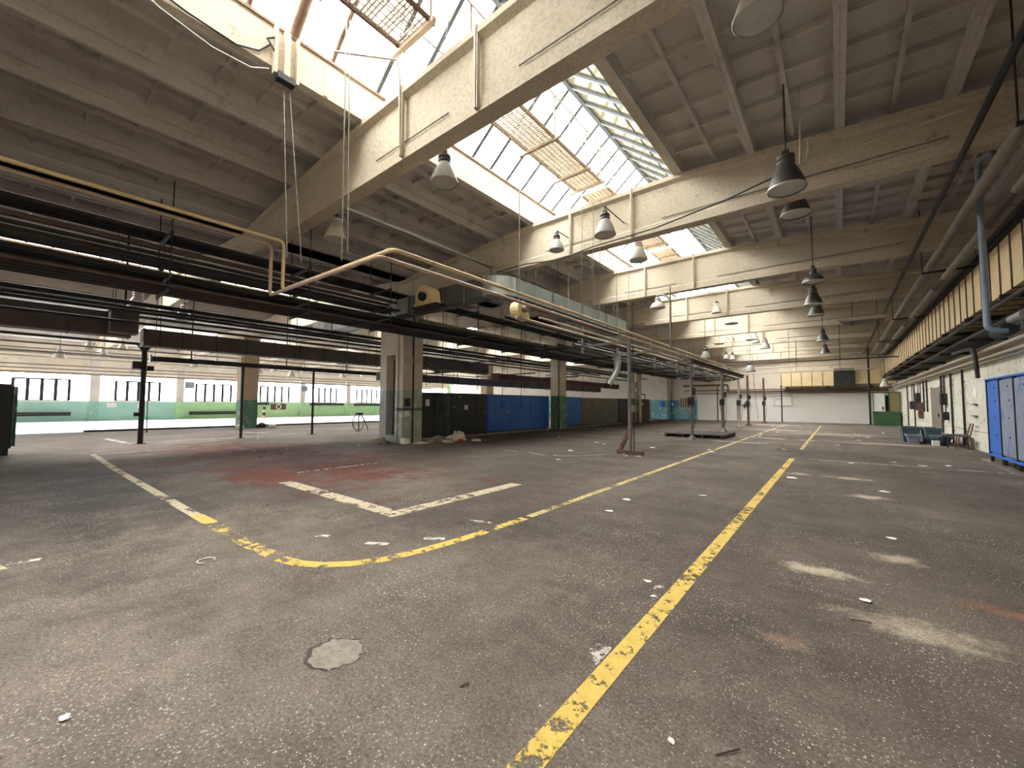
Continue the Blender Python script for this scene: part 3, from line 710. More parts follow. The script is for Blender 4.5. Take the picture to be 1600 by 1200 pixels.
for i, (y, lab) in enumerate(((2.99, 'thick dark post with switch boxes, leftmost of the three left posts'), (6.23, 'slim dark post in front of the far beige column'), (9.28, 'slim dark post just left of the broad column'))):
    t = thing('steel_post', lab, 'post', (-20.2, y, 0))
    MB().tube([(-20.2, y, 0.02), (-20.2, y, 3.75 if i == 0 else 3.1)], 0.085 if i == 0 else 0.055, 10).build('shaft', 'steel', t)
    MB().box(-20.34, -20.06, y - .14, y + .14, 0, 0.02).build('base_plate', 'steel', t)
    if i == 0:
        MB().box(-20.3, -20.0, y - 0.34, y - 0.09, 2.78, 3.05).build('switch_box', 'steel', t)
        MB().box(-20.16, -20.0, y + 0.08, y + 0.26, 2.72, 2.9).build('switch_box', 'steel', t)
        MB().box(-20.28, -20.02, y - 0.24, y - 0.08, 1.02, 1.16).build('valve', 'steel', t)
        MB().tube([(-20.08, y + 0.13, 1.6), (-20.06, y + 0.15, 0.5), (-20.06, y + 0.15, 0.42)], [0.015, 0.015, 0.04], 6).build('cable', 'rubber', t)
        MB().lathe([(0.0, 3.75), (0.26, 3.7), (0.12, 3.5), (0.085, 3.45)], (-20.2, y, 0), 12).build('collar', 'steel', t)

# ---- painted pipes
def pipe(name, label, mat, pts, r, rad=0.12, n=10, cat='pipe', group=None):
    return MB().tube(bend(pts, rad), r, n).build(name, mat, None, label, cat, group)
pipe('gas_pipe', 'upper yellow gas pipe with a vertical drop, bending across the bay', 'pipey', [(-8.9, -8, 4.88), (-8.9, 3.40, 4.88), (-8.9, 3.40, 3.86), (-5.2, 3.53, 3.86), (-5.2, 30, 3.86)], 0.034)
pipe('gas_pipe', 'lower pinkish pipe beside the yellow gas pipe', 'piper', [(-9.05, -8, 4.80), (-9.05, 3.22, 4.80), (-9.05, 3.22, 3.74), (-5.34, 3.38, 3.74), (-5.34, 34, 3.74)], 0.034)
for i, (x, z, r, lab) in enumerate(((-5.55, 3.60, 0.03, 'beige pipe on the post row, second from the yellow pipe'), (-5.75, 3.535, 0.035, 'beige pipe on the post row, third from the yellow pipe'),
                                    (-6.1, 3.60, 0.05, 'dark lagged pipe on the post row beside the bundle'))):
    MB().tube([(x, 7.25 if i else 7.9, z), (x, 29 + i * 3, z)], r, 8).build('service_pipe', 'pipeb' if i < 2 else 'steel', None, lab, 'pipe')
for i, y in enumerate((11.85, 14.6, 18.68, 22, 25.14, 28.3)):
    t = thing('pipe_support', 'small steel bracket under the beige pipes, %s from the camera' % ORD[i], 'bracket', (-5.5, y, 3.4), group='brackets of the post row pipes')
    MB().box(-6.6, -4.9, y - .03, y + .03, 3.42, 3.49).build('arm', 'steelmid', t)
    MB().box(-5.28, -5.22, y - .04, y + .04, 3.49, 3.82).build('clip', 'steelmid', t)
    MB().box(-6.6, -6.54, y - .03, y + .03, 3.2, 4.1).build('strut', 'steelmid', t)
t = thing('rack_beam', 'dark steel beam carried along the row of posts', 'steel beam', (-4.95, 21, 3.3))
MB().box(-5.03, -4.87, 18.6, 31.2, 3.36, 3.38).build('lower_flange', 'steel', t); MB().box(-4.96, -4.94, 18.6, 31.2, 3.38, 3.52).build('web', 'steel', t)
MB().box(-5.03, -4.87, 18.6, 31.2, 3.52, 3.54).build('upper_flange', 'steel', t)
# posts
PT = [(-4.95, 11.85, 0.06, 3.42, 'steelmid', 'nearest grey post with a slanted brace at its foot'),
      (-4.95, 18.55, 0.06, 3.36, 'steelmid', 'grey post standing at the edge of the dark platform'),
      (-5.05, 25.14, 0.09, 3.36, 'steelmid', 'stout grey post just behind the dark platform'),
      (-5.2, 30.9, 0.07, 3.36, 'pipeb', 'pale slim post, fourth in the post row'),
      (-5.2, 34.4, 0.075, 3.75, 'rust', 'red-brown post with flared foot near the end wall'),
      (-4.9, 40.3, 0.075, 3.85, 'rust', 'dark red post furthest down the post row'),
      (-9.0, 42.6, 0.05, 3.4, 'steel', 'thin dark post in front of the white end wall, left'),
      (-3.9, 43.2, 0.05, 3.3, 'steel', 'thin dark post left of the whiteboard'),
      (2.0, 43.0, 0.07, 6.2, 'steel', 'tall dark post beside the green booth')]
for i, (x, y, r, h, mt, lab) in enumerate(PT):
    t = thing('steel_post', lab, 'post', (x, y, 0))
    MB().tube([(x, y, 0.0), (x, y, h)], r, 12).build('shaft', mt, t)
    if i == 0:
        MB().bar((x, y - 0.02, 0.78), (x - 0.38, y + 0.05, 0.03), 0.05, 0.12).build('brace', 'rust', t)
        MB().box(x - 0.42, x + 0.40, y - 0.06, y + 0.06, 0, 0.11).build('foot_channel', 'rust', t)
        for z in (1.3, 1.7, 2.0): MB().box(x + 0.06, x + 0.2, y - .08, y + .08, z, z + 0.2).build('switch_box', 'steelmid', t)
        MB().tube([(x + 0.12, y, 0.0), (x + 0.12, y, 3.3)], 0.018, 6).build('riser_conduit', 'steel', t)
    else:
        MB().lathe([(0.0, 0.03), (r + 0.14, 0.03), (r + 0.14, 0.0)], (x, y, 0), 10).build('foot_plate', mt if mt != 'pipeb' else 'steel', t)
        if i < 6:
            MB().lathe([(r + 0.12, 0.03), (r, 0.22)], (x, y, 0), 10).build('foot_cone', mt, t)
            MB().box(x - .12, x + .12, y - .2, y - r, 1.5, 1.85).build('switch_box', 'steel', t)
            MB().box(x + r, x + r + .1, y - .08, y + .08, 1.95, 2.25).build('socket_box', 'steel', t)
            MB().tube([(x + r + .05, y, 2.0), (x + r + .1, y - .05, 1.2), (x + r + .04, y, 0.5)], 0.012, 5).build('cable', 'rubber', t)
        if i < 4: MB().box(x - .18, x + .18, y - .1, y + .1, h - 0.04, h + 0.0).build('head_plate', 'steel', t)

# gooseneck lamp pole on the rack
t = thing('gooseneck_pole', 'curved pole rising from the pipe rack with a bent arm', 'pole', (-4.55, 14.6, 3.5))
MB().tube([(-4.55, 14.6, 3.49), (-4.55, 14.6, 5.05)] + arc((-4.9, 5.15), 0.35, 0, math.pi * 0.62, 8, lambda u, v: (u, 14.6, v)) , 0.035, 8).build('pole', 'steelmid', t)
MB().tube([(-4.55, 14.6, 5.0), (-4.55, 14.6, 5.75)], 0.03, 8).build('mast', 'steelmid', t)

# silver exhaust pipe
t = thing('exhaust_pipe', 'silver round exhaust pipe bending down from the bundle', 'vent pipe', (-7.2, 16.3, 2.3))
MB().tube(bend([(-7.2, 16.0, 3.74), (-7.2, 16.0, 2.95), (-7.45, 15.6, 2.35)], 0.4, 6), 0.135, 14, cap=False).build('pipe', 'galv', t)
MB().tube([(-7.2, 16.0, 3.2), (-7.2, 16.0, 3.24)], 0.155, 14).build('collar', 'galv', t)
MB().tube([(-7.45, 15.6, 2.35), (-7.455, 15.592, 2.338)], 0.115, 14).build('dark_mouth', 'rubber', t)

MB().tube([(-7.36, 16.0, 3.2), (-7.36, 16.0, zr(-7.36, -4.95) + .31)], .01, 6).build('hanger_rod', 'galv', t)
# ---- right wall pipework
pipe('lagged_pipe', 'thick pale lagged pipe high under the right roof', 'insul', [(2.05, 2.0, 5.29), (2.05, 42, 5.29)], 0.085, n=14)
t = thing('lagged_pipe', 'patchy lagged pipe above the ochre duct', 'pipe', (2.35, 20, 4.9))
y = 4.0
for k in range(22):
    L_ = 1.0 + rnd.random() * 1.2
    MB().tube([(2.38, y, 5.03), (2.38, y + L_, 5.03)], 0.075 if k % 4 else 0.055, 12).build('lagging' if k % 4 else 'bare_length', 'insul' if k % 4 else 'steel', t); y += L_
    if y > 42: break
for k, (x, z, r, mt, lab) in enumerate(((1.7, 5.6, 0.045, 'steel', 'dark pipe just under the right beam ends'), (2.95, 5.45, 0.07, 'steel', 'dark pipe between lagged pipe and right wall'),
                                        (3.2, 5.55, 0.09, 'steel', 'dark pipe close to the upper right wall'), (3.3, 3.08, 0.05, 'pipeb', 'pale pipe on the wall ledge under the ochre duct'),
                                        (3.45, 2.93, 0.045, 'pipeb', 'lower pale pipe under the wall ledge'), (2.75, 3.66, 0.05, 'steel', 'dark pipe hung beneath the ochre duct'))):
    MB().tube([(x, 3.0, z), (x, 42, z)], r, 10).build('service_pipe', mt, None, lab, 'pipe')
for i, y in enumerate([8.0 + 7.6 * i for i in range(5)]):
    t = thing('pipe_hanger', 'dark wall bracket carrying the right-hand pipes, %s from the camera' % ORD[i], 'hanger', (2.6, y, 4.8), group='brackets of the right wall pipes')
    MB().box(1.9, XR, y - .03, y + .03, 5.12, 5.17).build('arm', 'steel', t)
    MB().tube([(1.92, y, 5.12), (1.92, y, zr(1.92, -4.95) + .3)], .012, 6).build('drop_rod', 'steel', t)
pipe('drop_pipe', 'blue-grey vertical pipe with hooked top in front of the ochre duct', 'pipeblue', [(2.35, 10.9, 5.9), (2.35, 11.2, 6.25), (2.25, 11.55, 6.2), (2.25, 11.55, 2.95), (2.5, 11.6, 2.9)], 0.05, 0.14, 10)
for k, (y, z0, z1, lab) in enumerate(((24.2, 0.0, 2.85, 'dark vertical pipe on the whitewashed wall beside the tubs'), (26.2, 0.3, 2.85, 'dark vertical pipe right of the wall door'), (30.0, 1.2, 2.85, 'short dark pipe left of the wall door'), (31.0, 1.2, 2.85, 'second short dark pipe left of the wall door'), (34.5, 0.2, 2.85, 'dark vertical pipe near the far end of the right wall'), (37.5, 0.2, 2.85, 'dark vertical pipe close to the green booth'), (22.2, 0.05, 2.9, 'thin dark pipe between tubs and blue lockers'))):
    t = thing('wall_pipe', lab, 'pipe', (XR - 0.06, y, z0))
    MB().tube([(XR - 0.06, y, z0), (XR - 0.06, y, z1)], 0.035, 8).build('pipe', 'steel', t)
    for z in (z0 + 0.5, z1 - 0.5): MB().box(XR - 0.08, XR, y - .06, y + .06, z, z + .03).build('clip', 'steel', t)
pipe('wall_pipe', 'black pipe curling down onto the blue lockers', 'steel', [(3.1, 20.0, 3.28), (3.1, 18.0, 3.2), (3.1, 17.3, 3.15), (3.12, 17.2, 2.3)], 0.05, 0.3)
pipe('wall_pipe', 'thin rod standing up behind the blue lockers', 'steelmid', [(3.45, 14.1, 2.2), (3.45, 14.1, 3.8)], 0.02)

t = thing('cable_tray', 'dark cable shelf on the right wall under the ochre duct', 'cable tray', (3.3, 22, 3.4))
MB().box(2.95, 3.66, 6, 42, 3.42, 3.46).build('shelf', 'steel', t)
for k in range(5): MB().tube([(3.05 + k * .13, 6, 3.52), (3.05 + k * .13, 42, 3.52)], 0.05, 6).build('cable_bunch', 'rubber', t)
for y in [9 + 4.1 * i for i in range(8)]: MB().box(2.95, XR, y - .04, y + .04, 3.34, 3.42).build('bracket', 'steel', t)
t = thing('wall_valve', 'dark valve cluster under the ochre duct near the right edge', 'valve', (2.95, 12.6, 3.2))
MB().tube([(2.9, 12.2, 3.3), (2.9, 13.0, 3.3)], .11, 10).build('valve_body', 'galv', t); MB().tube([(2.9, 12.4, 3.0), (2.9, 12.4, 3.42)], .05, 8).build('stem', 'steel', t)
MB().tube([(2.8, 12.9, 3.1), (2.8, 13.6, 3.1)], .14, 10).build('drum', 'steel', t)
# end wall pipes
for k, (z, x0, x1, r, mt, lab) in enumerate(((3.0, -12.5, 3.4, 0.05, 'rust', 'upper dark pipe along the end wall'), (2.81, -8.5, 3.2, 0.10, 'rust', 'thick brown pipe along the end wall'), (2.64, -11.2, 2.0, 0.035, 'steel', 'thin pipe along the top of the white wall'))):
    MB().tube([(x0, 44.2, z), (x1, 44.2, z)], r, 10).build('wall_pipe', mt, None, lab, 'pipe')
pipe('wall_pipe', 'brown pipe stepping down beside the bundle end', 'rust', [(-12.5, 43.9, 3.5), (-8.3, 43.9, 3.5), (-8.3, 43.95, 2.8)], 0.10, 0.2)

for k, (y, z, x0, x1, lab) in enumerate(((30.6, 4.24, -7.0, 2.7, 'thin dark pipe crossing the whole hall before the end wall'), (36.2, 4.0, -8.0, 2.0, 'thin pale pipe crossing the hall just before the end wall'), (36.9, 4.45, -6.0, 1.5, 'upper pale pipe crossing the hall near the end wall'))):
    t = thing('cross_pipe', lab, 'pipe', (-2, y, z))
    MB().tube([(x0, y, z), (x1, y, z)], .035, 8).build('pipe', 'steel' if k == 0 else 'pipeb', t)
    for x in (-2.3, 0.2): MB().tube([(x, y, z), (x, y, zr(x, -4.95) + .31)], .012, 6).build('hanger_rod', 'steel', t)
t = thing('lagged_pipe', 'cluster of short pale lagged pipes under the right roof', 'pipe', (1.0, 22.6, 5.0))
for k in range(3): MB().tube([(0.1 + .1 * k, 22.3 + .25 * k, 5.2 - .05 * k), (1.62, 22.3 + .25 * k, 5.2 - .05 * k)], .075, 10).build('lagged_length', 'insul' if k else 'pipeb', t)
for x in (0.6, 1.4):
    MB().box(x - .03, x + .03, 22.2, 22.95, 5.0, 5.04).build('cradle', 'steel', t); MB().tube([(x, 22.62, 5.0), (x, 22.62, zr(x, -4.95) + .31)], .012, 6).build('hanger_rod', 'steel', t)
# far hall pipe runs
for k, (x, z, r) in enumerate(((-45.5, 4.05, 0.05), (-45.0, 4.30, 0.05), (-41, 4.6, 0.05), (-36, 4.5, 0.06), (-33, 4.7, 0.05), (-47.5, 3.85, 0.09), (-38.5, 4.9, 0.05), (-43, 5.0, 0.06))):
    MB().tube([(x, -8, z), (x, 40, z)], r, 6).build('overhead_pipe', 'insul', None, 'thin pale pipe running under the far hall roof, ' + ['over the windows', 'second over the windows', 'fourth from the far wall', 'sixth from the far wall', 'nearest the far column', 'close against the far wall', 'fifth from the far wall', 'third from the far wall'][k], 'pipe', 'pipes of the far left hall')

# ---- wires, rods and conduits
def wire(lab, pts, r=0.012, mat='steelmid', name='hanging_rod', cat='rod', group=None):
    return MB().tube(pts, r, 6).build(name, mat, None, lab, cat, group)
wire('left of two thin rods hanging from the curb box', [(-7.0, 2.58, 7.0), (-6.98, 2.72, 3.9)], 0.008)
wire('right of two thin rods hanging from the curb box', [(-7.0, 2.66, 7.0), (-6.98, 2.95, 3.9)], 0.008)
wire('long thin rod hanging in front of the nearest beam', [(-6.0, 3.12, 7.7), (-6.0, 3.14, 3.75)], 0.009)
wire('second long rod hanging close beside the first, before the nearest beam', [(-5.95, 3.15, 7.7), (-5.93, 3.2, 3.88)], 0.008)
for i, (x, y, zt_) in enumerate(((-5.35, 9.67, 7.0), (-5.0, 9.67, 7.0), (-4.8, 9.67, 7.0), (-5.65, 10.8, 7.58), (-5.65, 12.6, 7.58), (-5.65, 13.6, 7.58))):
    wire('thin vertical rod from roof to the post row pipes, %s from the left' % ORD[i], [(x, y, zt_), (x - 0.05, y, 3.8)], 0.009, group='hanging rods over the post row')
wire('light conduit crossing the right roof below the second beam', [(-0.45, 8.4, 5.66), (2.05, 8.4, 5.78), (3.7, 8.4, 5.85)], 0.014, 'pipeb', 'conduit', 'conduit')
wire('long thin white rod dropping from the roof to the conduit', [(-0.36, 8.4, 7.1), (-0.38, 8.4, 5.68)], 0.012, 'pipeb')
pipe('conduit', 'short hooked conduit end by the dark bell lamp', 'pipeb', [(-0.5, 8.38, 5.64), (-0.28, 8.38, 5.70), (-0.26, 8.38, 6.06)], 0.014, 0.08, 6, 'conduit')
wire('black cable sagging along the second beam', [(-0.45, 8.4, 5.66), (-1.6, 8.8, 5.62), (-3.2, 9.3, 5.66), (-5.0, 9.5, 5.70), (-6.0, 9.52, 5.6), (-7.2, 9.52, 5.74), (-8.35, 9.52, 5.72)], 0.016, 'rubber', 'cable', 'cable')
t = thing('cable_tray', 'pale straight tray strip under the left roof between two beams', 'cable tray', (-8.6, 7, 5.9))
MB().box(-8.66, -8.54, 4.5, 9.6, 5.93, 5.98).build('tray', 'galv', t)
MB().box(-8.62, -8.58, 9.5, 9.56, 5.6, 5.93).build('drop_bracket', 'galv', t)
for y in (5.6, 8.2): MB().tube([(-8.6, y, 5.98), (-8.6, y, 6.9)], 0.01, 5).build('hanger_rod', 'galv', t)
wire('thin cable looped along the left skylight curb', [(-6.98, -0.5, 7.4), (-6.98, 0.6, 7.15), (-6.98, 1.3, 7.02), (-6.98, 1.9, 6.98), (-6.98, 2.2, 7.1), (-6.98, 2.35, 7.3)], 0.014, 'rubber', 'cable', 'cable')
wire('white wire drooping below the left skylight curb', [(-6.98, 0.3, 7.2), (-6.97, 1.0, 6.85), (-6.97, 1.6, 6.72), (-6.97, 2.1, 6.75), (-6.97, 2.35, 6.9)], 0.008, 'paper', 'cable', 'cable')
t = thing('curb_bracket', 'pale upright bracket box fixed on the left skylight curb', 'bracket', (-6.98, 2.55, 6.85))
for dy, w_ in ((-0.12, 0.05), (0.05, 0.09), (0.22, 0.04)): MB().box(-7.0, -6.9, 2.55 + dy - w_ / 2, 2.55 + dy + w_ / 2, 6.86, 7.66).build('upright', 'curb', t)
MB().box(-7.0, -6.86, 2.45, 2.72, 6.78, 6.88).build('foot', 'steel', t)
MB().tube([(-6.93, 2.42, 7.2), (-6.93, 2.3, 7.35), (-6.93, 2.42, 7.45)], 0.018, 6).build('cable_loop', 'rubber', t)

# ---- maintenance catwalks in the skylights
def catwalk(y0, y1, lab, posts, broken=False):
    t = thing('catwalk', lab, 'catwalk', (-5.25, (y0 + y1) / 2, 7.6))
    g = MB(); y = y0
    while y < y1:
        if not (broken and 0.35 < ((y * 3.1) % 1) < 0.6): g.box(-5.62, -4.88, y, y + 0.022, 7.6, 7.635)
        y += 0.062
    for i in range(7): g.box(-5.60 + i * 0.115, -5.592 + i * 0.115, y0, y1, 7.605, 7.63)
    tag(g.build('grating', 'grating', t), kind='stuff')
    for x in (-5.65, -4.87): MB().box(x - 0.02, x + 0.02, y0, y1, 7.58, 7.66).build('side_rail', 'rust' if broken else 'grating', t)
    for y in posts:
        MB().box(-5.85, -4.75, y - .035, y + .035, 7.52, 7.60).build('bracket', 'grating', t)
        MB().tube([(-4.85, y, 7.6), (-4.85, y, 8.6)], 0.025, 6).build('handrail_post', 'grating', t)
        MB().tube([(-5.7, y, 7.6), (-5.3, y, 9.2)], 0.012, 5).build('stay', 'bar', t)
    MB().tube([(-4.85, y0, 8.6), (-4.85, y1, 8.6)], 0.018, 6).build('handrail', 'grating', t)
    return t
catwalk(0.2, 4.0, 'rusty broken grating walkway in the skylight nearest the camera', (1.2, 2.6, 3.9), True)
catwalk(4.5, 9.9, 'pale grating walkway hung in the second skylight bay', (4.8, 6.0, 7.5, 9.0, 9.8))
catwalk(10.2, 15.5, 'pale grating walkway hung in the third skylight bay', (10.6, 12.0, 13.5, 15.0))
catwalk(15.8, 21.2, 'pale grating walkway hung in the fourth skylight bay', (16.4, 18.0, 19.6, 20.8))
pipe('conduit', 'thin pale conduit stepping over the nearest beam', 'pipeb', [(-6.55, 3.2, 7.55), (-5.75, 3.92, 7.45), (-5.7, 3.94, 7.1), (-5.7, 3.96, 5.9)], 0.02, 0.05, 6, 'conduit')

# ---- bell lamps
def bell(x, y, z, d, mt, lab, style='bell', top=None, glass='lampglass', group=None):
    t = thing('pendant_lamp', lab, 'lamp', (x, y, z), group)
    r = d / 2; h = d * (0.95 if style == 'bell' else 0.5)
    if style == 'bell':
        prof = [(r, 0), (r * 0.99, d * .06), (r * .86, d * .28), (r * .68, d * .5), (r * .5, d * .68), (r * .42, d * .74)]
    else:
        prof = [(r, 0), (r * .98, d * .08), (r * .9, d * .2), (r * .7, d * .34), (r * .4, d * .42), (r * .3, d * .44)]
    hs = prof[-1][1]
    MB().lathe(prof + [(p[0] - 0.008, p[1]) for p in reversed(prof)], (x, y, z), 20).build('shade', mt, t)
    MB().lathe([(r, -0.008), (r + 0.008, 0.0), (r + 0.008, 0.02), (r, 0.022)], (x, y, z), 20).build('rim', 'rim' if mt == 'lampdark' else mt, t)
    MB().lathe([(0.0, 0.03), (r * .6, 0.025), (r * .97, 0.012)], (x, y, z), 20).build('glass', glass, t)
    rc = prof[-1][0]
    cap = [(rc * 1.02, hs), (rc * 1.12, hs + .02), (rc * 1.12, hs + d * .1), (rc * .95, hs + d * .11), (rc * .95, hs + d * .16), (rc * 1.1, hs + d * .17), (rc * 1.1, hs + d * .27), (rc * .6, hs + d * .33), (0, hs + d * .34)]
    MB().lathe(cap, (x, y, z), 16).build('ballast_cap', 'lampdark' if mt != 'lamppale' else 'lamppale', t)
    zt = z + hs + d * .34
    c_ = [n_[0] for n_ in NAVES if n_[1] <= x <= n_[2]][0]
    MB().box(x - .05, x + .05, y - .02, y + .02, zt - .01, zt + .07).build('hook', 'steel', t)
    if top is not None and top < 5.5: return t
    if abs(x - c_) > SK + .14:
        MB().tube([(x, y, zt), (x, y, zr(x, c_) + .31)], 0.012, 6).build('suspension', 'steel', t)
    else:                                              # under a skylight: carried by an arm on the nearest beam
        yb = min(BEAM_Y, key=lambda v: abs(v + .15 - y)); za = max(zt + .12, 6.25)
        ye = yb + (.06 if y < yb else .24)
        MB().tube([(x, y, zt), (x, y, za)], 0.012, 6).build('suspension', 'steel', t)
        MB().tube([(x, y, za), (x, ye, za)], 0.014, 6).build('beam_arm', 'steel', t)
    return t
RT = lambda x, c=-4.95: zr(x, c) + 0.25
bell(-5.3, 4.62, 5.42, 0.475, 'lampgrey', 'grey bell lamp under the nearest beam below the skylight', top=6.3)
bell(-4.2, 8.7, 5.55, 0.50, 'lampgrey', 'grey bell lamp hung from the catwalk end before the second beam', top=7.5)
bell(-5.85, 9.15, 5.72, 0.40, 'lampgrey', 'small grey bell lamp among the hanging rods at the second beam', top=7.3)
bell(-0.56, 8.0, 5.12, 0.56, 'lampdark', 'large dark bell lamp with bright rim near the white rod', top=6.85)
bell(-0.60, 10.7, 5.72, 0.56, 'lampdark', 'dark bell lamp half hidden behind the second beam', top=6.8)
bell(-0.60, 5.3, 6.05, 0.52, 'lamppale', 'pale lamp at the top edge of the picture', top=6.9)
bell(-9.2, 4.65, 5.42, 0.50, 'lamppale', 'pale bell lamp in the dark under the left roof', top=6.8)
bell(-4.25, 10.9, 5.58, 0.50, 'lamppale', 'pale bell lamp just behind the second beam under the skylight', top=7.5)
bell(-5.0, 14.6, 5.03, 0.52, 'lamppale', 'pale dome lamp on the gooseneck pole', 'dome', top=5.0)
bell(-4.3, 20.6, 5.85, 0.42, 'lamppale', 'pale bell lamp hung on a long hook before the fourth beam', top=7.6)
bell(-0.45, 14.6, 5.12, 0.54, 'lampdark', 'uppermost dark dome lamp of three stacked on the right', 'dome', top=6.8)
bell(-0.55, 17.2, 4.98, 0.54, 'lampdark', 'middle of three dark lamps stacked close together on the right', top=6.8)
bell(-0.55, 19.4, 5.0, 0.54, 'lampdark', 'lowest of three dark lamps stacked close together on the right', top=6.8)
bell(-0.5, 26.2, 4.85, 0.52, 'lampdark', 'dark bell lamp past the fifth beam on the right', top=6.8)
bell(-0.5, 31.6, 4.75, 0.5, 'lampdark', 'smallest dark bell lamp far down the right side', top=6.8)
bell(-3.9, 29.3, 5.45, 0.48, 'lamppale', 'pale bell lamp before the sixth beam', top=7.2)
bell(-3.2, 27.6, 4.85, 0.50, 'lamppale', 'pale bell lamp over the far yellow line', top=7.2)
bell(-4.5, 31.0, 3.75, 0.62, 'lampgrey', 'grey bell lamp hung low over the far posts', top=7.2)
bell(-5.3, 22.6, 3.95, 0.5, 'lampgrey', 'grey bell lamp sitting just above the pipe rack', top=6.9)
bell(-5.9, 30.8, 4.7, 0.42, 'lampgrey', 'left one of a close pair of grey lamps', top=6.9)
bell(-5.6, 31.3, 4.68, 0.42, 'lampgrey', 'right one of a close pair of grey lamps', top=6.9)
t = bell(2.62, 38.5, 2.85, 0.55, 'lamppale', 'pale lamp under the duct above the green booth', top=3.0)
MB().tube([(2.62, 38.5, 3.4), (2.62, 38.5, zr(2.62, -4.95) + .31)], .012, 6).build('suspension', 'steel', t)
bell(-18.5, 2.5, 4.66, 0.62, 'lamppale', 'pale bell lamp above the brown duct at left', top=6.8)
bell(-18.5, 3.75, 4.56, 0.5, 'lamppale', 'second pale bell lamp above the brown duct at left', top=6.8)
for i, (y, z) in enumerate(((22.3, 5.55), (27.8, 5.35), (28.2, 5.5))):
    t = thing('ceiling_disc', ['flat round lamp plate under the fourth beam', 'left flat lamp plate under the fifth beam', 'right flat lamp plate under the fifth beam'][i], 'lamp', ((-4.0, -5.7, -4.0)[i], y, z))
    x = (-4.0, -5.7, -4.0)[i]; yb = min(BEAM_Y, key=lambda v: abs(v + .15 - y))
    MB().lathe([(0.0, -.01), (0.30, 0.0), (0.3, 0.04), (0.05, 0.09), (0, 0.09)], (x, y, z), 18).build('plate', 'lampgrey', t)
    MB().tube([(x, y, z + .08), (x, y, 6.3)], 0.012, 5).build('suspension', 'steelmid', t); MB().tube([(x, y, 6.3), (x, yb + (.06 if y < yb else .24), 6.3)], 0.012, 5).build('beam_arm', 'steelmid', t)
for i, (x, y, z) in enumerate(((-38, 1.65, 4.31), (-38, 2.9, 4.95), (-38, 3.6, 4.49), (-38, 4.5, 5.1), (-38, 6.2, 4.36), (-38, 8.5, 4.25), (-38, 9.9, 4.45), (-38, 12.9, 4.09), (-38, 14.1, 4.29), (-38, 15.5, 3.95), (-38, 16.6, 4.32), (-38, 20.3, 4.11), (-38, 22.5, 4.3), (-38, 25, 4.1))):
    x, y, z = -36.9, y * .971, 1.5 + (z - 1.5) * .971
    bell(x, y, z, 0.6, 'lamppale', 'small white bell lamp in the bright far left hall, %s from the left' % (ORD[i] if i < 12 else ('thirteenth', 'fourteenth')[i - 12]), top=6.8, group='lamps of the far left hall')

# ================================================================== CABINETS AND FURNITURE
def cabinet(lab, mat, y0, y1, doors, z0=0.1, z1=2.0, xf=-13.95, depth=0.55, papers=(), handle=True, base='wood'):
    t = thing('switch_cabinet', lab, 'cabinet', (xf - depth / 2, (y0 + y1) / 2, 0))
    MB().box(xf - depth, xf - 0.03, y0, y1, z0, z1).build('body', mat, t)
    MB().box(xf - depth + 0.03, xf - 0.06, y0 + 0.02, y1 - 0.02, 0, z0).build('plinth', base, t)
    MB().box(xf - depth - 0.01, xf + 0.015, y0 - 0.005, y1 + 0.005, z1, z1 + 0.03).build('top_cap', mat, t)
    n = doors
    for i in range(n):
        a, b = y0 + (y1 - y0) * i / n + 0.012, y0 + (y1 - y0) * (i + 1) / n - 0.012
        d = MB().box(xf - 0.03, xf, a, b, z0 + 0.03, z1 - 0.03).build('door', mat, t)
        if handle: MB().box(xf, xf + 0.03, b - 0.09, b - 0.06, 1.05, 1.2).build('handle', 'steelmid', d)
    for (y, z, w_, h_) in papers:
        MB().box(xf, xf + 0.004, y, y + w_, z, z + h_).build('paper_note', 'paper', t)
    return t
cabinet('black double-door cabinet right behind the broad column', 'black', 11.0, 12.55, 2, papers=((11.25, 1.42, 0.22, 0.3),))
cabinet('black three-door cabinet left of the blue cabinets', 'black', 12.72, 15.15, 3, papers=((13.6, 1.25, 0.24, 0.22), (13.3, 1.8, .06, .08), (12.9, 1.35, .06, .05)))
cabinet('long bright blue cabinet between black cabinet and green-based column', 'blue', 15.28, 18.9, 2, papers=((16.9, 1.1, .07, .07),), handle=False)
cabinet('blue cabinet half hidden by the green-based column', 'blue', 18.93, 20.9, 2, handle=False)
cabinet('short blue cabinet right of the green-based column', 'blue', 22.0, 24.9, 2, handle=False)
cabinet('olive-grey panel partition after the blue cabinets', 'olive', 24.95, 31.0, 4, z1=1.98, handle=False)
cabinet('tall black switch cabinet at the end of the partition', 'black', 31.2, 33.6, 2, z1=2.0)
t = cabinet('black control cabinet with paper notes and bent pipe on top', 'black', 34.2, 38.0, 2, z1=2.02, papers=((35.2, 1.45, .35, .2), (36.1, 1.5, .35, .22), (35.2, 1.1, .35, .2)))
MB().tube(bend([(-14.2, 33.9, 2.05), (-14.2, 33.9, 2.5), (-14.2, 37.6, 2.5), (-14.2, 37.6, 2.05)], 0.2), 0.05, 8).build('bent_pipe', 'steel', t)
MB().tube([(-14.2, 36.2, 2.5), (-14.2, 36.2, 3.2)], 0.03, 6).build('riser', 'steel', t)
MB().box(-14.5, -13.9, 38.02, 38.4, 0, 2.02).build('pale_end_panel', 'beam', t)
# a strip of broken concrete edging in front of the cabinets
S(MB().box(-13.9, -13.55, 11.0, 31.0, 0, 0.05), 'trim_2', 'patch')['label'] = 'rough concrete edging along the cabinet row'
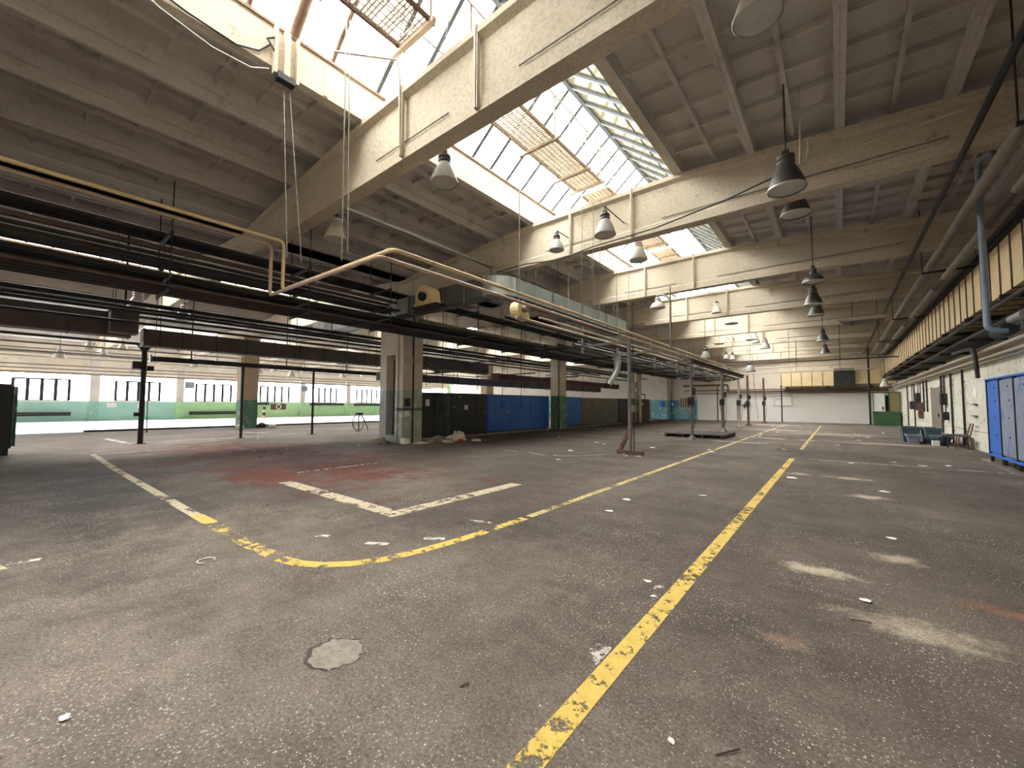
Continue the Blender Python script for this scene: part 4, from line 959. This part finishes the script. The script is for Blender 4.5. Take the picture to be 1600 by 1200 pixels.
# drop sockets hanging in front of the cabinets
for i, (y, lab) in enumerate(((11.9, 'drop socket cable in front of the first black cabinet'), (16.0, 'drop socket cable by the left end of the blue cabinet'), (17.6, 'drop socket cable in the middle of the blue cabinet'))):
    t = thing('drop_socket', lab, 'socket', (-13.6, y, 1.3))
    MB().tube([(-13.6, y, 6.6), (-13.6, y, 1.5)], 0.016, 6).build('cable', 'steel', t)
    MB().box(-13.65, -13.55, y - .05, y + .05, 1.28, 1.5).build('socket_body', 'blue' if i else 'steel', t)

# dark cabinet at the left picture edge
t = thing('steel_cabinet', 'tall dark green-black steel cabinet at the left picture edge', 'cabinet', (-17.6, -0.8, 0))
MB().box(-18.9, -16.95, -1.6, -0.06, 0.12, 2.0).build('body', 'black', t)
MB().box(-18.8, -17.05, -1.5, -0.3, 0.0, 0.12).build('plinth', 'black', t)
MB().box(-18.5, -17.0, -0.06, -0.02, 0.3, 1.95).build('door', 'black', t)
MB().box(-18.9, -18.55, -0.06, 0.05, 0.25, 1.97).build('door_edge', 'colC', t)

# blue lockers on the right
for i in range(7):
    y1 = 16.3 - i * 1.06; y0 = y1 - 1.04
    lab = ['bright blue locker nearest the whitewashed wall, first of the row', 'scuffed grey-blue locker, second of the right row', 'scuffed grey-blue locker, third of the right row, at picture edge'][min(i, 2)] if i < 3 else 'blue locker outside the right picture edge, %s of the row' % ORD[i]
    t = thing('steel_locker', lab, 'locker', (3.38, (y0 + y1) / 2, 0))
    MB().box(3.14, 3.66, y0, y1, 0.27, 2.18).build('body', 'blue', t)
    d = MB().box(3.10, 3.14, y0 + 0.04, y1 - 0.04, 0.31, 2.14).build('door', 'blue' if i == 0 else 'bluegrey', t)
    for z in (0.75, 1.2, 1.62, 1.95): MB().box(3.09, 3.10, y0 + 0.3 + 0.2 * (z % 0.4), y0 + 0.34 + 0.2 * (z % 0.4), z, z + 0.04).build('vent_hole', 'rubber', d)
    MB().box(3.08, 3.14, y1 - 0.035, y1, 0.27, 2.18).build('edge_trim', 'steel', t)
    MB().box(3.06, 3.68, y0, y1, 2.18, 2.22).build('top_rail', 'blue', t)
    MB().box(3.06, 3.12, y0, y1, 0.22, 0.27).build('bottom_rail', 'blue', t)
    for yy in (y0 + 0.03, y1 - 0.08): MB().box(3.10, 3.16, yy, yy + 0.05, 0, 0.25).build('leg', 'steel', t)
    MB().box(3.3, 3.6, y0 + 0.1, y1 - 0.2, 0.0, 0.14).build('skid', 'patch', t)
S(MB().box(3.0, 3.14, 8.0, 16.8, 0, 0.06), 'trim_3', 'steelmid')['label'] = 'low steel rail under the blue lockers'

# wall door, switch boxes and notices on the right wall
t = thing('door_1', 'grey-brown steel door in the whitewashed right wall', None, (XR, 27.7, 0), kind='structure')
MB().box(XR - 0.05, XR, 26.7, 28.8, 0.0, 2.38).build('door_leaf', 'door', t)
for y in (26.66, 28.8): MB().box(XR - 0.07, XR, y, y + 0.06, 0, 2.44).build('door_frame', 'pipeb', t)
MB().box(XR - 0.09, XR - 0.05, 27.0, 27.1, 1.0, 1.15).build('handle', 'steel', t)
for i, (y, z, w_, h_, mt, lab) in enumerate(((32.7, 1.25, 0.5, 1.0, 'steel', 'dark switch box on the whitewashed wall left of the door'), (25.6, 1.55, 0.4, 0.5, 'steel', 'dark switch box right of the wall door'), (25.3, 0.9, 0.3, 0.35, 'steel', 'small lower switch box right of the wall door'),
                                             (35.2, 1.3, 0.4, 0.5, 'steel', 'small dark box far along the whitewashed wall'), (31.9, 0.8, 0.3, 0.9, 'rust', 'rusty conduit box below the dark switch box'))):
    t = thing('switch_box', lab, 'switch box', (XR - 0.1, y, z))
    MB().box(XR - 0.18, XR, y - w_ / 2, y + w_ / 2, z, z + h_).build('body', mt, t)
    MB().box(XR - 0.2, XR - 0.18, y - w_ / 2 + .03, y + w_ / 2 - .03, z + .03, z + h_ - .03).build('cover', mt, t)
    MB().tube([(XR - 0.08, y, z + h_), (XR - 0.08, y, 2.86)], 0.02, 6).build('conduit', 'steel', t)
t = thing('paper_notice', 'white paper notice stuck on the right wall beside lockers', 'notice', (XR - 0.01, 20.9, 1.9))
MB().add([(XR - 0.004, 20.9 + 0.24 * math.cos(a), 1.98 + 0.19 * math.sin(a) * (1.1 if a < 3.14 else 0.9)) for a in [i * math.pi / 5 for i in range(10)]] +
         [(XR, 20.9 + 0.24 * math.cos(a), 1.98 + 0.19 * math.sin(a) * (1.1 if a < 3.14 else 0.9)) for a in [i * math.pi / 5 for i in range(10)]],
         [tuple(range(10)), tuple(reversed(range(10, 20)))] + [(i, i + 10, (i + 1) % 10 + 10, (i + 1) % 10) for i in range(10)]).build('sheet', 'paper', t)
for i, z in enumerate((1.55, 1.15)):
    MB().box(XR - 0.1, XR, 20.6, 21.0, z, z + 0.03).build('wall_peg', 'steel', None, 'dark iron peg on the right wall, %s below the notice' % ('just' if i == 0 else 'lower'), 'peg')

# tubs, low frame and chair by the right wall
def tub(lab, x0, x1, y0, y1, h, mt='tub'):
    t = thing('plastic_tub', lab, 'tub', ((x0 + x1) / 2, (y0 + y1) / 2, 0))
    b = MB(); i = 0.06; w_ = 0.03
    o = [(x0 + i, y0 + i, 0), (x1 - i, y0 + i, 0), (x1 - i, y1 - i, 0), (x0 + i, y1 - i, 0), (x0, y0, h), (x1, y0, h), (x1, y1, h), (x0, y1, h)]
    q = [(x0 + i + w_, y0 + i + w_, .03), (x1 - i - w_, y0 + i + w_, .03), (x1 - i - w_, y1 - i - w_, .03), (x0 + i + w_, y1 - i - w_, .03), (x0 + w_, y0 + w_, h), (x1 - w_, y0 + w_, h), (x1 - w_, y1 - w_, h), (x0 + w_, y1 - w_, h)]
    b.add(o + q, [(0, 3, 2, 1), (0, 1, 5, 4), (1, 2, 6, 5), (2, 3, 7, 6), (3, 0, 4, 7), (8, 9, 10, 11), (8, 12, 13, 9), (9, 13, 14, 10), (10, 14, 15, 11), (11, 15, 12, 8),
                  (4, 5, 13, 12), (5, 6, 14, 13), (6, 7, 15, 14), (7, 4, 12, 15)])
    b.build('shell', mt, t)
    for (a, c_, d, e) in ((x0 - .03, x1 + .03, y0 - .03, y0 + .02), (x0 - .03, x1 + .03, y1 - .02, y1 + .03)): MB().box(a, c_, d, e, h - .05, h + .01).build('rim', mt, t)
    for (a, c_) in ((x0 - .03, x0 + .02), (x1 - .02, x1 + .03)): MB().box(a, c_, y0 + .02, y1 - .02, h - .05, h + .01).build('rim', mt, t)
    return t
tub('larger blue-grey tub on the floor, left of the pair', 2.05, 2.62, 23.4, 24.5, 0.62)
tub('blue-grey tub on the floor, right of the pair', 2.68, 3.15, 22.9, 24.1, 0.62)
tub('small low tub in front of the larger tub', 2.15, 2.55, 22.75, 23.3, 0.34, 'bluegrey')
t = thing('wash_basin', 'shallow grey bowl beside the low metal table', 'bowl', (3.15, 22.4, 0))
MB().lathe([(0.10, 0), (0.22, 0.05), (0.3, 0.3), (0.33, 0.34), (0.29, 0.33), (0.2, 0.08), (0, 0.05)], (3.05, 22.45, 0), 16).build('bowl', 'tub', t)
MB().lathe([(0.33, 0.34), (0.35, 0.36), (0.33, 0.37), (0.3, 0.34)], (3.05, 22.45, 0), 16).build('rim', 'tub', t)
t = thing('low_table', 'low dark metal table frame beside the tubs', 'table', (3.3, 21.6, 0))
MB().box(3.02, 3.6, 21.25, 22.0, 0.42, 0.47).build('tabletop', 'wood', t)
for x in (3.05, 3.55):
    for y in (21.28, 21.95): MB().box(x - .02, x + .02, y - .02, y + .02, 0, 0.42).build('leg', 'steel', t)
MB().box(3.05, 3.55, 21.3, 21.34, 0.12, 0.16).build('stretcher', 'steel', t)
t = thing('metal_chair', 'rusty tubular metal chair frame leaning by the wall', 'chair', (3.4, 20.9, 0))
for y in (20.72, 21.1):
    MB().tube(bend([(3.2, y, 0), (3.25, y, 0.45), (3.5, y, 0.45), (3.6, y, 0.9)], 0.06), 0.02, 6).build('side_frame', 'rust', t)
    MB().tube([(3.55, y, 0), (3.5, y, 0.45)], 0.02, 6).build('leg', 'rust', t)
for z, x in ((0.62, 3.545), (0.75, 3.57), (0.88, 3.595)): MB().tube([(x, 20.72, z), (x, 21.1, z)], 0.015, 6).build('back_rung', 'rust', t)
MB().box(3.22, 3.5, 20.74, 21.08, 0.44, 0.47).build('seat', 'wood', t)
MB().box(2.75, 2.95, 21.95, 22.15, 0, 0.18).build('paper_box', 'paper', None, 'small white paper box beside the low table', 'box')

# green booth
t = thing('guard_booth', 'green booth with white and olive boards at the far right corner', 'booth', (2.8, 42, 0))
MB().box(2.1, 3.6, 41.3, 42.6, 0, 1.08).build('base', 'dkgreen', t)
MB().box(2.15, 2.78, 41.36, 41.42, 1.08, 2.45).build('white_board', 'white', t)
MB().box(2.80, 2.98, 41.5, 41.56, 1.08, 2.3).build('dark_opening', 'rubber', t)
MB().box(3.0, 3.6, 41.36, 41.42, 1.08, 2.48).build('olive_board', 'booth', t)
for x in (2.1, 2.78, 2.97, 3.57): MB().box(x, x + .04, 41.32, 41.4, 1.08, 2.5).build('frame_post', 'dkgreen', t)
MB().box(2.08, 3.62, 41.3, 42.6, 2.5, 2.56).build('roof_board', 'dkgreen', t)
MB().box(2.62, 2.7, 41.33, 41.36, 1.2, 1.45).build('handle', 'steel', t)

# end wall items
t = thing('whiteboard', 'white board with pale blue scribble on the end wall', 'board', (-3.9, YB - 0.03, 1.5))
MB().box(-4.55, -3.25, YB - 0.035, YB - 0.005, 1.48, 2.38).build('panel', 'paper', t)
for a in ((-4.58, -3.22, 1.45, 1.48), (-4.58, -3.22, 2.38, 2.41), (-4.58, -4.55, 1.48, 2.38), (-3.25, -3.22, 1.48, 2.38)): MB().box(a[0], a[1], YB - .045, YB - .002, a[2], a[3]).build('frame', 'steelmid', t)
for k in range(3): MB().box(-4.45, -4.1 + .05 * k, YB - .038, YB - .034, 2.18 - k * .08, 2.205 - k * .08).build('scribble', 'pipeblue', t)
t = thing('window_31', 'small barred window in the teal part of the end wall', None, (-12.55, YB, 1.2), kind='structure')
MB().box(-13.05, -12.05, YB - .02, YB, 1.2, 2.25).build('pane', 'door', t)
for i in range(5): MB().box(-13.07 + i * .25, -13.02 + i * .25, YB - .05, YB - .02, 1.2, 2.25).build('bar', 'ductyel', t)
for z in (1.16, 2.25): MB().box(-13.1, -12.0, YB - .05, YB - .0, z, z + .05).build('frame', 'ductyel', t)
for i, (x, lab) in enumerate(((-14.7, 'blue box on the teal pilaster'), (-13.75, 'blue box with white plate left of the barred window'))):
    t = thing('switch_box', lab, 'switch box', (x, YB - .6, 1.2))
    yy = 43.98 if i == 0 else YB
    MB().box(x - .2, x + .2, yy - .15, yy, 1.3, 1.9).build('body', 'blue', t)
    MB().box(x - .12, x + .12, yy - .16, yy - .15, 1.45, 1.75).build('plate', 'paper' if i else 'blue', t)
t = thing('wall_valve', 'pale blue pipe with valve on the white end wall', 'pipe', (-7.6, YB - .1, 0))
MB().tube([(-7.6, YB - .08, 0.1), (-7.6, YB - .08, 2.1)], 0.07, 8).build('pipe', 'pipeblue', t)
MB().box(-7.2, -6.6, YB - .12, YB, 1.45, 1.55).build('bracket', 'steel', t)
for x in (-7.0, -6.7): MB().box(x - .04, x + .04, YB - .14, YB - .02, 1.2, 1.75).build('valve', 'steel', t)
wire('thin cable dangling before the end wall, left', [(-7.9, 38.2, 5.76), (-7.95, 38.2, 2.4), (-7.8, 38.2, 1.0)], 0.015, 'rubber', 'cable', 'cable')
wire('thin cable dangling near the dark red post', [(-5.4, 38.2, 5.76), (-5.3, 38.3, 3.0), (-5.1, 38.4, 0.4)], 0.015, 'rubber', 'cable', 'cable')

# dark platform (pallets) between the posts
t = thing('platform', 'low dark platform of boards standing behind the grey post', 'platform', (-5.3, 21.3, 0))
for i in range(9):
    y = 19.8 + i * 0.31
    MB().box(-6.55, -3.95, y, y + 0.285, 0.13, 0.165).build('deck_board', 'wood', t)
for x in (-6.5, -5.7, -4.85, -4.05): MB().box(x - .05, x + .05, 19.8, 22.56, 0.0, 0.13).build('bearer', 'wood', t)

# hose stand in the left distance
t = thing('hose_stand', 'black hose coiled on a short stand left of the broad column', 'hose', (-20.6, 12.0, 0))
MB().tube([(-20.6, 12.0, 0), (-20.6, 12.0, 0.95)], 0.03, 8).build('stand', 'steel', t)
MB().tube([(-20.6, 12.0 + 0.3 * math.sin(a) * (1 if math.sin(a) > 0 else 1.2), 0.5 + 0.48 * math.cos(a)) for a in [i * 2 * math.pi / 24 for i in range(25)]], 0.022, 6).build('hose_loop', 'rubber', t)
MB().tube([(-20.55, 12.0 + 0.55 * (i / 8), 0.95 - 0.9 * (i / 8) ** 1.6) for i in range(9)], 0.022, 6).build('hose_tail', 'rubber', t)
MB().box(-20.68, -20.5, 11.85, 12.2, 0.93, 1.02).build('nozzle', 'steel', t)

# far left hall items
for i, (y, z, w_, h_, lab) in enumerate(((5.3, 1.15, 0.6, 0.36, 'white oval sign on the teal dado'), (7.2, 1.05, 0.5, 0.36, 'pale sign on the teal dado behind the thick post'))):
    MB().box(XL, XL + 0.03, y - w_ / 2, y + w_ / 2, z, z + h_).build('wall_sign', 'paper', None, lab, 'sign')
t = thing('wall_sign', 'red sign with white ring on the green dado', 'sign', (XL + .05, 18.6, 0.9))
MB().box(XL, XL + 0.04, 17.9, 19.5, 0.85, 1.5).build('board', 'rust', t)
MB().tube([(XL + .05, 18.7 + .24 * math.cos(a), 1.18 + .24 * math.sin(a)) for a in [i * 2 * math.pi / 16 for i in range(17)]], 0.05, 6).build('ring', 'paper', t)
for i, (y0, y1, z, lab) in enumerate(((-1.0, 2.9, 0.55, 'long dark radiator under the first far window'), (10.6, 15.0, 0.5, 'long dark radiator under the third far window'), (16.3, 17.6, 1.45, 'short dark radiator beside the red sign'), (22.0, 26.2, 1.4, 'dark radiator high on the green dado'), (27.6, 31.8, 1.35, 'dark radiator on the green dado next to the broad column'))):
    t = thing('radiator', lab, 'radiator', (XL + .15, (y0 + y1) / 2, z))
    for dz in (0, 0.16): MB().tube([(XL + .40, y0, z + dz), (XL + .40, y1, z + dz)], 0.075, 8).build('heating_tube', 'steel', t)
    for y in (y0 + .2, y1 - .2): MB().box(XL, XL + .40, y - .03, y + .03, z, z + .18).build('bracket', 'steel', t)
for i, (x, y, lab) in enumerate(((-47.9, 10.6, 'grey loudspeaker box high on the far wall beside third window'), (-47.9, 21.4, 'grey box high on the far wall near the red sign'))):
    MB().box(XL, XL + .3, y - .35, y + .35, 2.95, 3.6).build('wall_box', 'bluegrey', None, lab, 'box')
t = thing('marked_bollard', 'striped black and yellow bollard in the far hall', 'bollard', (-46, 16.2, 0))
for k in range(4): MB().tube([(-46, 16.2, .3 * k), (-46, 16.2, .3 * k + .3)], 0.14, 10).build('band', 'rubber' if k % 2 else 'pipey', t)
for i, (x, y, s_, mt, lab) in enumerate(((-28.6, 8.75, .22, 'plastic', 'pale crumpled sack left of the far column foot'), (-28.5, 9.9, .28, 'rubber', 'dark bag at the far column foot'), (-28.2, 10.4, .2, 'plastic', 'pale scrap heap right of the far column'))):
    b = MB(); rr = random.Random(i); b.lathe([(0, 0), (s_, 0), (s_ * 1.1, s_ * .5), (s_ * .6, s_ * .95), (0, s_ * 1.05)], (x, y, 0), 9)
    b.v = [(v[0] + rr.uniform(-.05, .05), v[1] + rr.uniform(-.05, .05), max(0, v[2] + (rr.uniform(-.04, .04) if v[2] > 0.01 else 0))) for v in b.v]
    b.build('rubbish_bag', mt, None, lab, 'rubbish')

# ================================================================== FLOOR MARKINGS
Z1, Z2 = 0.0015, 0.003
def strip(lab, mat, pts, wd_, z=Z2, name='floor_line', group=None):
    b = MB(); n = len(pts); P = [Vector((p[0], p[1], 0)) for p in pts]; L_, R_ = [], []
    for i in range(n):
        d = (P[min(i + 1, n - 1)] - P[max(i - 1, 0)]).normalized(); nn = Vector((-d.y, d.x, 0)) * wd_ / 2
        L_.append(P[i] + nn); R_.append(P[i] - nn)
    vs = [(p.x, p.y, z) for p in L_] + [(p.x, p.y, z) for p in R_]
    b.add(vs, [(n + i, n + i + 1, i + 1, i) for i in range(n - 1)])
    return b.build(name, mat, None, lab, 'floor marking', group)
strip('straight yellow floor line running from the foreground down the hall', 'yel', [(-1.05, 0.6), (-1.05, 13.95)], 0.125)
strip('faint yellow line far ahead, continuing the foreground line', 'yelfar', [(-1.02, 17.0), (-1.02, 38.0)], 0.11)
strip('thin white cross line at the end of the yellow line', 'whitep', [(-1.0, 14.05), (3.2, 14.05)], 0.07)
strip('faint white cross line further right', 'whitew', [(-0.3, 16.3), (3.3, 16.3)], 0.08)
cv = [(-6.15, 1.62), (-5.25, 1.62), (-4.85, 1.64), (-4.35, 1.68)]
strip('broken yellow bits where the curved line meets the dashed line', 'yelbits', cv, 0.15)
ax = [(-4.25 , 1.68), (-4.0, 1.74), (-3.8, 1.85), (-3.6, 2.05), (-3.45, 2.32), (-3.36, 2.7), (-3.30, 3.2), (-3.27, 3.7), (-3.26, 4.3)]
strip('curved yellow floor line sweeping round in the middle', 'yel', ax, 0.13)
strip('long yellow floor line leading to the far posts', 'yelfar', [(-3.26, 4.4), (-3.27, 9), (-3.28, 38.6)], 0.11)
strip('dashed pale line at left, fading from white to yellow', 'cream', [(-17.0, 1.5), (-13, 1.5), (-6.2, 1.6)], 0.13)
strip('yellow stub ending the dashed left line', 'yel', [(-6.75, 1.6), (-6.15, 1.62)], 0.14, z=0.0042)
strip('cream bar of the corner mark, running towards the red stain', 'cream', [(-8.3, 3.33), (-4.64, 3.33)], 0.25)
strip('cream bar of the corner mark, running up the hall', 'cream', [(-4.77, 3.46), (-4.77, 6.05)], 0.25)
strip('thin white line beside the red stain', 'whitep', [(-9.2, 3.9), (-9.2, 5.9)], 0.07)
strip('white zig-zag line on the floor by the thick left post', 'whitep', [(-24.0, 2.5), (-21.0, 2.7)], 0.22)
strip('white cross line near the left posts', 'whitep', [(-20.6, 2.7), (-21.0, 9.0)], 0.12)
strip('short white line in the left middle distance', 'whitep', [(-16.9, 1.6), (-17.0, 3.2)], 0.10)
strip('white line between the left posts and the hose', 'whitep', [(-26, 7.2), (-22.5, 8.2)], 0.16)
strip('white cross line behind the dark platform', 'whitep', [(-4.2, 18.6), (-2.2, 18.7)], 0.2)
strip('pale line from the platform across the yellow line', 'whitep', [(-3.7, 21.9), (-0.8, 21.6)], 0.25)
strip('thin chalk curve near the braced post', 'cream', [(-8.6, 10.2), (-7.6, 10.2), (-6.6, 9.9), (-5.9, 10.6), (-5.5, 11.4)], 0.05)
strip('hatched cream band at the left picture edge', 'cream', [(-6.9, -0.40), (-6.3, -0.19), (-5.86, -0.07)], 0.2)
strip('small white dash beside the hatched cream band', 'whitep', [(-6.05, 0.02), (-6.0, 0.22)], 0.08)
strip('faint dotted white line across the left foreground', 'whitew', [(-4.3, -0.55), (-3.6, 0.1), (-3.1, 1.0), (-2.95, 1.35)], 0.05)
# white paint ghosts along the yellow line
for i, (x, y, lab) in enumerate(((-1.17, 1.75, 'white paint smear beside the yellow line, nearest'), (-1.18, 2.3, 'white paint smear beside the yellow line, second'), (-1.17, 3.3, 'white paint smear beside the yellow line, third'), (-1.14, 4.6, 'white paint smear beside the yellow line, fourth'))):
    strip(lab, 'whitew', [(x, y - 0.16), (x, y + 0.16)], 0.11, z=Z1)
for i, (x, y, l_) in enumerate(((-3.55, 3.0, 0.2), (-3.9, 2.5, 0.22), (-4.6, 2.25, 0.16), (-3.6, 3.8, 0.3))):
    strip('pale paint remnant inside the yellow curve, ' + ['close to its bend', 'left of its bend', 'furthest left', 'furthest up the hall'][i], 'whitep', [(x - l_ / 2, y - .05), (x + l_ / 2, y + .08)], 0.08, group='paint remnants inside the curve')

# round cement patch
t = thing('floor_patch', 'pale round cement patch in the foreground asphalt', 'floor patch', (-2.39, 1.28, 0))
rr = random.Random(5)
pp = [(-2.39 + 0.155 * (1 + rr.uniform(-.12, .12)) * math.cos(a), 1.28 + 0.15 * (1 + rr.uniform(-.12, .12)) * math.sin(a)) for a in [i * 2 * math.pi / 34 for i in range(34)]]
MB().poly(pp, 0.0, 0.004).build('cement_disc', 'patch', t)
pq = [(-2.405 + (x + 2.39) * 1.09 + rr.uniform(-.008, .008), 1.272 + (y - 1.28) * 1.09 + rr.uniform(-.008, .008)) for x, y in pp]
MB().poly(pq, 0.0, 0.0012).build('dark_joint', 'joint', t)

# ================================================================== LITTER
def scrap(x, y, s_, mt, lab, group=None, seed=0, h=0.02):
    rr = random.Random(seed); n = 6; b = MB()
    ang = rr.uniform(0, 3)
    ring = [(x + s_ * (0.7 + rr.random() * .5) * math.cos(ang + i * 2 * math.pi / n), y + s_ * (0.5 + rr.random() * .4) * math.sin(ang + i * 2 * math.pi / n), 0.002 + rr.random() * h) for i in range(n)]
    top = [(p[0], p[1], p[2] + 0.003) for p in ring]
    c0, c1 = (x, y, 0.002), (x, y, 0.008 + h * .6)
    b.add(ring + top + [c0, c1], [(i, 2 * n, (i + 1) % n) for i in range(n)] + [(n + i, n + (i + 1) % n, 2 * n + 1) for i in range(n)] + [(i, (i + 1) % n, n + (i + 1) % n, n + i) for i in range(n)])
    return b.build('paper_scrap', mt, None, lab, 'litter', group)
near = [(-2.65, 6.15, .07, 'paper scrap right of the corner mark'), (-1.78, 7.23, .07, 'paper scrap left of the yellow line middle'), (-2.55, 5.34, .06, 'paper scrap below the corner mark end'),
        (-1.3, 3.45, .035, 'larger white scrap just left of the yellow line'), (-1.16, 3.2, .025, 'tiny white scrap by the yellow line'), (0.6, 9.6, .09, 'crumpled white scrap right of the yellow line'),
        (0.12, 4.17, .045, 'white oblong scrap in the right foreground'), (-4.83, 3.36, .05, 'white scrap on the corner of the cream mark'), (-2.9, 0.21, .035, 'white scrap in the left foreground'),
        (-0.62, 1.9, .02, 'thin white sliver right of the yellow line'), (-0.95, 1.25, .02, 'curled white sliver at the bottom edge'), (0.42, 6.3, .05, 'ring-like scrap on the right floor')]
for i, (x, y, s_, lab) in enumerate(near): scrap(x, y, s_, 'paper', lab, seed=i, h=0.012)
rr = random.Random(11)
for i in range(46):
    x, y = rr.uniform(-7.5, 2.2), rr.uniform(9, 36)
    if -6.7 < x < -3.8 and 19 < y < 23: continue
    scrap(x, y, rr.uniform(.05, .12), 'paper', 'small pale paper scrap lying on the far hall floor', 'paper scraps down the hall', seed=100 + i)
for i in range(14):
    x, y = rr.uniform(-13.4, -9), rr.uniform(11.5, 26)
    scrap(x, y, rr.uniform(.05, .1), 'paper', 'small pale scrap on the floor before the cabinets', 'scraps before the cabinets', seed=200 + i)
for i in range(10):
    x, y = rr.uniform(-20, -10), rr.uniform(2.2, 8)
    scrap(x, y, rr.uniform(.04, .08), 'paper' if i % 3 else 'rubber', 'small scrap lying around the red stain', 'scraps around the red stain', seed=300 + i)
# curled wire
t = thing('wire_ring', 'thin pale open wire ring on the left foreground', 'wire', (-4.72, 1.21, 0))
MB().tube([(-4.72 + .07 * math.cos(a), 1.21 + .07 * math.sin(a), 0.008) for a in [0.6 + i * 5.2 / 14 for i in range(15)]], 0.006, 6).build('ring', 'paper', t)
# rubbish heap at the broad column
def lump(x, y, r, h, mt, lab, seed, name='rubbish'):
    rr = random.Random(seed); b = MB()
    b.lathe([(0, 0.0), (r, 0.0), (r * 1.05, h * .35), (r * .7, h * .8), (0, h)], (x, y, 0), 11)
    b.v = [(v[0] + rr.uniform(-.3, .3) * r, v[1] + rr.uniform(-.3, .3) * r, 0 if v[2] < .001 else max(0.01, v[2] * rr.uniform(.6, 1.25))) for v in b.v]
    b.sm = [False] * len(b.sm)
    return b.build(name, mt, None, lab, 'rubbish')
t = thing('cardboard_box', 'small white box at the corner of the broad column', 'box', (-12.8, 9.5, 0))
MB().box(-13.0, -12.72, 9.3, 9.55, 0, 0.18).build('body', 'paper', t); MB().box(-13.01, -12.71, 9.29, 9.56, 0.18, 0.2).build('lid', 'paper', t)
lump(-12.5, 10.3, 0.22, 0.14, 'cloth', 'brown rag heap beside the white box', 1, 'rag_heap')
lump(-11.95, 10.75, 0.22, 0.10, 'plastic', 'flat pale sheet scraps in the rubbish heap', 2, 'plastic_sheet')
lump(-12.75, 10.95, 0.25, 0.25, 'cloth', 'grey-brown bundle in the middle of the rubbish heap', 3, 'rag_heap')
lump(-12.45, 11.75, 0.36, 0.34, 'plastic', 'large crumpled white plastic sack in the rubbish heap', 4, 'plastic_sack')
lump(-11.75, 11.35, 0.14, 0.12, 'red', 'small red rag at the right of the rubbish heap', 5, 'rag_heap')
lump(-11.55, 11.95, 0.2, 0.10, 'plastic', 'pale scrap at the right end of the rubbish heap', 6, 'plastic_sheet')
lump(-13.75, 8.98, 0.28, 0.2, 'cloth', 'brown debris at the foot of the column niche', 7, 'rag_heap')
t = thing('wire_tangle', 'pale tangled wire lying before the white box', 'wire', (-12.5, 9.9, 0))
MB().tube([(-12.7 + .5 * i / 14, 9.8 + .35 * math.sin(i * 1.1), 0.02 + .02 * (i % 2)) for i in range(15)], 0.012, 5).build('strand', 'paper', t)
MB().tube([(-12.5 + .4 * i / 10, 9.7 + .3 * math.cos(i * .9), 0.02 + .015 * (i % 2)) for i in range(11)], 0.01, 5).build('strand', 'paper', t)
for i, (x, y, a, l_, lab) in enumerate(((0.02, 3.75, 0.2, .12, 'short dark twig by the oblong white scrap'), (-1.6, 1.55, 1.2, .05, 'tiny dark splinter left of the yellow line'), (-0.45, 1.95, .9, .12, 'thin dark twig at the right foreground'))):
    MB().tube([(x, y, .006), (x + l_ * math.cos(a), y + l_ * math.sin(a), .01)], 0.004, 5).build('twig', 'wood', None, lab, 'twig')
